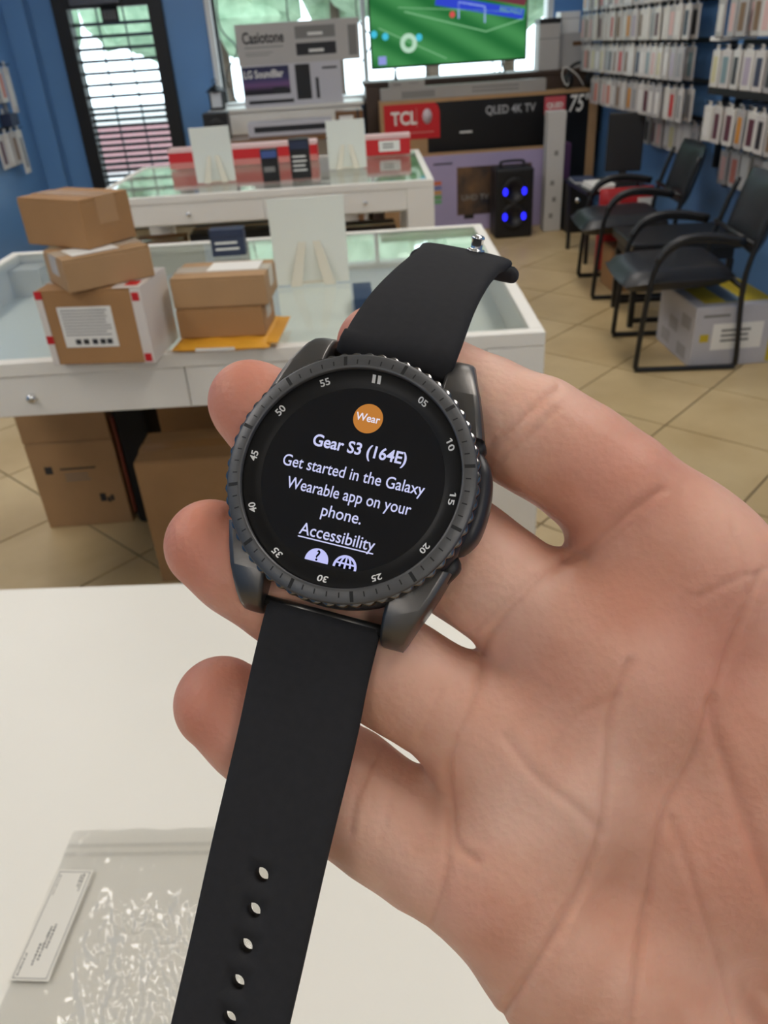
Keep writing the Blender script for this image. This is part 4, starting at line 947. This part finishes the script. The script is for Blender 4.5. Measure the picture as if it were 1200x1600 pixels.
# right side: guard bulge and two push buttons
def arc_block(name, a0, a1, r0, r1, z0, z1, m, n=14, taper=.25):
    v = []; f = []
    for i in range(n+1):
        t = i/n; a = a0+(a1-a0)*t; e = min(1, sin(pi*min(1, max(0, t)))/sin(pi*taper)) if 0 < t < 1 else 0.0
        e = max(0, e)**.6; rr = r0+(r1-r0)*e; zm = (z0+z1)/2; zh = (z1-z0)/2*(.55+.45*e)
        for r, z in ((r0-1.5, zm-zh), (rr-.5, zm-zh), (rr, zm-zh*.6), (rr, zm+zh*.6), (rr-.5, zm+zh), (r0-1.5, zm+zh)): v.append((r*cos(a), r*sin(a), z))
    k = 6
    for i in range(n):
        for j in range(k): f.append((i*k+j, (i+1)*k+j, (i+1)*k+(j+1) % k, i*k+(j+1) % k))
    f.append(tuple(range(k))); f.append(tuple(n*k+j for j in range(k-1, -1, -1)))
    return pyd(name, v, f, m, watch, True)
arc_block('crown_guard', radians(-23), radians(27), 22.6, 24.5, -10.6, -3.6, M_CASE_SHADED, 20, .22)
arc_block('push_button', radians(-43), radians(-22), 22.6, 24.6, -9.4, -5.6, M_BLACK, 12, .2)
arc_block('push_button', radians(24), radians(42), 22.6, 24.2, -9.6, -5.6, M_BLACK, 12, .2)
# bezel: flat top ring, knurled rim below
lathe('bezel_top', [(19.7, -1.9), (19.65, -.25), (19.85, -.05), (20.2, 0), (22.0, -.35), (22.35, -.6), (22.3, -1.0), (21.5, -1.2)], M_BEZEL, watch, 96, cap=False)
NT = 60; v = []; f = []; n = NT*12
def rim(k):
    s = (k % 12)/12; e = .5+.5*cos(2*pi*s); return 22.30+.55*(e**.5)
for r_off, z in ((-1.0, -.75), (-.12, -.80), (0, -1.05), (0, -2.2), (-.35, -2.5), (-2.0, -2.6)):
    for k in range(n):
        a = 2*pi*k/n; r = rim(k)+r_off if r_off > -.9 else 22.3+r_off; v.append((r*cos(a), r*sin(a), z))
for i in range(5):
    for k in range(n): f.append((i*n+k, (i+1)*n+k, (i+1)*n+(k+1) % n, i*n+(k+1) % n))
kn = pyd('knurled_rim', v, f, M_KNURL, watch, True)
def slope(r): return -.35*(r-20.2)/1.8
def tick(ang, r0, r1, w, m):
    v = []
    for r in (r0, r1):
        for s in (-1, 1):
            x, y = s*w/2, r; v.append((x*cos(ang)+y*sin(ang), -x*sin(ang)+y*cos(ang), slope(r)+.03))
    v += [(x, y, z-.12) for x, y, z in v]
    f = [(0, 1, 3, 2), (4, 6, 7, 5), (0, 4, 5, 1), (2, 3, 7, 6), (0, 2, 6, 4), (1, 5, 7, 3)]
    pyd('tick_mark', v, f, m, watch)
OFF = radians(13.2)
for k in range(60):
    a = OFF+radians(6*k)
    big = k % 5 == 0
    tick(a, 20.15 if big else 20.35, 21.95 if big else 21.25, .62 if big else .22, M_TICK)
# chapter ring and numerals
lathe('chapter_ring', [(19.7, -1.0), (19.5, -.9), (16.9, -2.15), (16.4, -2.3)], M_CHAP, watch, 96, cap=False)
sl_ = atan2(1.25, 2.6)
for k in range(12):
    a = -k*pi/6; r = 18.3
    mt = Matrix.Rotation(a, 4, 'Z') @ Matrix.Translation((0, r, -1.475+.04)) @ Matrix.Rotation(sl_, 4, 'X')
    if k == 0:
        for s in (-1, 1):
            q = boxes('twelve_mark', [(s*.50-.30, s*.50+.30, -.75, .75, 0, .03)], M_NUM, watch, .0); q.data.transform(mt)
    else:
        nt_ = text('numeral', '%02d' % (5*k), 1.75, M_NUM, watch, Matrix.Identity(4), bold=.035, width=1.85)
        if k in (2, 3):                          # the flag of the figure 1
            me_ = nt_.data; x0 = min(v.co.x for v in me_.vertices); yt = max(v.co.y for v in me_.vertices)
            bm = bmesh.new(); bm.from_mesh(me_)
            q = [bm.verts.new((x0+a_, yt+b_, 0)) for a_, b_ in ((.02, 0), (-.34, -.26), (-.34, -.46), (.02, -.24))]; bm.faces.new(q[::-1]); bm.to_mesh(me_); bm.free()
        nt_.data.transform(mt)
# screen and what it shows
lathe('screen_glass', [(17.2, -2.6), (17.2, -2.28), (16.8, -2.25), (8, -2.25), (.01, -2.25)], M_SCREEN, watch, 72)
ZS = -2.23
def T2(x, y, z=ZS): return Matrix.Translation((x, y, z))
def disc(name, x, y, r, m, parent, z=ZS-.008, ymin=None, n=40):
    P = [(x+r*cos(2*pi*k/n), y+r*sin(2*pi*k/n)) for k in range(n)]
    if ymin is not None: P = clip(P, -99, 99, ymin, 99)
    return prism(name, P, z-.004, z, m, parent)
sc_ = disc('app_badge', .15, 11.15, 2.72, G_OR, watch)
text('badge_text', 'Wear', 2.0, G_WHITE, sc_, T2(.12, 11.2), bold=.03, width=4.5)
text('screen_text', 'Gear S3 (164E)', 3.05, G_TXT, watch, T2(.1, 5.30), bold=.065, width=17.5)
text('screen_text', 'Get started in the Galaxy', 3.02, G_TXT, watch, T2(.1, .62), bold=.02, width=26.4)
text('screen_text', 'Wearable app on your', 3.02, G_TXT, watch, T2(.3, -3.25), bold=.02, width=23.1)
text('screen_text', 'phone.', 3.02, G_TXT, watch, T2(.1, -6.75), bold=.02, width=7.4)
tx = text('screen_text', 'Accessibility', 3.02, G_TXT, watch, T2(.35, -10.75), bold=.02, width=13.9)
boxes('underline', [(-6.6, 7.35, -12.22, -12.0, ZS-.01, ZS)], G_TXT, tx)
ic = disc('help_icon', -2.15, -15.55, 2.15, G_ICON, watch, ymin=-15.75)
text('icon_mark', '?', 2.6, G_DARK, ic, T2(-2.15, -14.75, ZS+.004), bold=.05)
gl_ = disc('globe_icon', 3.05, -15.55, 2.15, G_ICON, watch, ymin=-15.75)
disc('globe_inner', 3.05, -15.55, 1.72, G_DARK, gl_, ZS-.004, -15.75)
for w_ in (.95,):
    P = [(3.05+w_*cos(a), -15.55+1.95*sin(a)) for a in np.linspace(0, pi, 15)]
    for k in range(14):
        (xa, ya), (xb, yb) = P[k], P[k+1]; d = Vector((xb-xa, yb-ya)).normalized(); n_ = Vector((-d.y, d.x))*.17
        prism('globe_line', [(xa+n_.x, ya+n_.y), (xb+n_.x, yb+n_.y), (xb-n_.x, yb-n_.y), (xa-n_.x, ya-n_.y)], ZS-.003, ZS, G_ICON, gl_)
boxes('globe_line', [(2.88, 3.22, -15.75, -13.6, ZS-.003, ZS), (1.2, 4.9, -15.05, -14.75, ZS-.003, ZS)], G_ICON, gl_)

# straps: swept along a bent centre line, camera space mm -> watch space
WI = (Matrix.Translation(WP) @ WM.to_4x4()).inverted()
def wl(px, py, d): return WI @ Vector(cp(px, py, d).tolist())
def sweep(name, ctr, across, widths, thick, m, holes=(), step=1.575, crown=.25, hole_r=1.35, ncol=12):
    """centre line points with width vectors; holes are distances (mm) along the line"""
    C = catmull(ctr, 24); S = [0]
    for a, b in zip(C[:-1], C[1:]): S.append(S[-1]+(b-a).length)
    Lg = S[-1]
    def at(s):
        s = min(max(s, 0), Lg); i = max(0, min(len(S)-2, int(np.searchsorted(S, s))-1)); t = (s-S[i])/(S[i+1]-S[i]); p = C[i].lerp(C[i+1], t)
        tn = (C[min(i+2, len(C)-1)]-C[max(i-1, 0)]).normalized(); q = s/Lg*(len(across)-1); j = min(int(q), len(across)-2)
        ac = across[j].lerp(across[j+1], q-j); ac = (ac-tn*ac.dot(tn)).normalized(); nn = ac.cross(tn).normalized()
        q = s/Lg*(len(widths)-1); j = min(int(q), len(widths)-2); w = widths[j]+(widths[j+1]-widths[j])*(q-j)
        return p, ac, nn, w
    n = int(Lg/step); v = []; f = []; vid = {}
    sgn = 1
    p, ac, nn, w = at(Lg/2)
    if nn.dot((WI.to_3x3() @ Vector((0, 0, 1)))) < 0: sgn = -1
    c0 = 3.15                                     # half width of the hole column
    def us(w): 
        h = w/2; return [-h, -h+.35, -h+1.1]+list(np.linspace(-h+2.2, -c0, 3))+[-c0/2, 0, c0/2]+list(np.linspace(c0, h-2.2, 3))+[h-1.1, h-.35, h]
    ncols = 15
    def pt(u, s, side, w0=None):
        p, ac, nn, w = at(s); e = max(0, 1-(abs(u)/(w/2))**8); th = thick/2*(.35+.65*e**.5) + crown*(1-(u/(w/2))**2)*(side > 0)
        return p+ac*u+nn*sgn*(side*th)
    def V(key, co):
        if key not in vid: vid[key] = len(v); v.append(co)
        return vid[key]
    hs = sorted({int(round(h/step)) for h in holes}); holerow = {}
    for h in hs:
        for d in range(-2, 2): holerow[h+d] = h
    def g(i, j, side):
        s = i*step; u = us(at(s)[3])[j]; return V((i, j, side), pt(u, s, side))
    for side in (1, -1):
        for i in range(n):
            for j in range(ncols-1):
                if i in holerow and 5 <= j <= 8: continue
                q = (g(i, j, side), g(i, j+1, side), g(i+1, j+1, side), g(i+1, j, side))
                f.append(q if side*sgn > 0 else q[::-1])
    for i in range(n):
        for j in (0, ncols-1):
            q = (g(i, j, 1), g(i+1, j, 1), g(i+1, j, -1), g(i, j, -1)); f.append(q if (j == 0) == (sgn > 0) else q[::-1])
    for i in (0, n):
        for j in range(ncols-1): f.append((g(i, j, 1), g(i, j+1, 1), g(i, j+1, -1), g(i, j, -1)))
    for h in hs:
        sq = [(h-2, 5+k) for k in range(4)]+[(h-2+k, 9) for k in range(4)]+[(h+2, 9-k) for k in range(4)]+[(h+2-k, 5) for k in range(4)]
        ring = {1: [], -1: []}
        for side in (1, -1):
            for k, (i, j) in enumerate(sq):
                a = 2*pi*(k-2)/16-pi/2; ring[side].append(V(('h', h, k, side), pt(hole_r*cos(a), h*step+hole_r*sin(a), side)))
            for k in range(16):
                a, b = sq[k], sq[(k+1) % 16]; f.append((g(*a, side), g(*b, side), ring[side][(k+1) % 16], ring[side][k]))
        for k in range(16): f.append((ring[1][k], ring[1][(k+1) % 16], ring[-1][(k+1) % 16], ring[-1][k]))
    o = pyd(name, v, f, m, watch, True)
    bm = bmesh.new(); bm.from_mesh(o.data); bmesh.ops.recalc_face_normals(bm, faces=bm.faces); bm.to_mesh(o.data); bm.free()
    return o, at, sgn
AX = Vector((1, 0, 0))
ctrL = [Vector((0, -24.2, -8.6)), wl(484, 1050, 140.0), wl(463, 1150, 138.6), wl(420, 1330, 136.2), wl(382, 1500, 134.0), wl(345, 1660, 132.0), wl(315, 1790, 131.5), wl(290, 1900, 134)]
C_ = catmull(ctrL, 24); 
def arclen_to(px, py):
    best = None; s = 0
    for a, b in zip(C_[:-1], C_[1:]):
        q = (Matrix.Translation(WP) @ WM.to_4x4()) @ a; X, Y = 600+FPX*q.x/-q.z, 800-FPX*q.y/-q.z
        d = abs(Y-py)
        if best is None or d < best[0]: best = (d, s)
        s += (b-a).length
    return best[1]
HS = [arclen_to(0, y) for y in (1365, 1422, 1479, 1534, 1589, 1645, 1700)]
h0 = HS[0]; pit = (HS[4]-HS[0])/4; STEP = pit/4; r0 = round(h0/STEP)
sweep('strap', ctrL, [AX]*2, [21.6, 21.6, 21.0, 20.6, 20.2, 19.8, 19.4], 2.6, M_RUBBER, holes=[(r0+4*k)*STEP for k in range(7)], step=STEP)
# buckle half of the strap with its stud
ctrU = [Vector((0, 22.6, -8.8)), wl(622, 549, 143), wl(640, 510, 146), wl(662, 470, 152), wl(688, 436, 160.5), wl(712, 412, 170), wl(728, 400, 179)]
oU, atU, sgU = sweep('strap', ctrU, [AX, AX, Vector((.98, .02, -.1))], [21.6, 21.6, 20.8, 20.0, 19.3, 19.3, 21.6], 2.8, M_RUBBER, step=1.2)
pE, aE, nE, wE = atU(1e9); nE = nE*sgU; tE = (aE.cross(nE)); 
if tE.dot(pE-atU(0)[0]) < 0: tE = -tE
E4 = Matrix((aE, tE, nE)).transposed().to_4x4(); E4.translation = pE
bm = bmesh.new(); bm_box(bm, -12.6, 12.8, -4.4, 2.0, -2.6, 1.7, 1.5, 4)
for v_ in bm.verts:
    q_ = abs(v_.co.x)/12.8; v_.co.z = v_.co.z*(1-.38*q_**3)-.012*(v_.co.x)**2; v_.co.y = v_.co.y*(1-.25*q_**4); v_.co = E4 @ v_.co
me = bpy.data.meshes.new('strap_end'); bm.to_mesh(me); bm.free(); link('strap_end', me, M_RUBBER, watch, True)
st = lathe('stud', [(2.0, 0), (2.0, .3), (1.4, .45), (1.3, .7), (1.3, 2.5), (1.5, 2.6), (1.5, 3.0), (1.25, 3.3), (.5, 3.5)], M_CHROME, watch, 24)
st.data.transform(E4 @ Matrix.Translation((2.2, -1.0, 1.7)))
for sy, dz in ((1, -8.8), (-1, -8.6)):
    q = lathe('spring_bar', [(1.0, -11.4), (1.0, 11.4)], M_STEEL, watch, 14); q.data.transform(Matrix.Translation((0, sy*24.4, dz)) @ Matrix.Rotation(pi/2, 4, 'Y'))
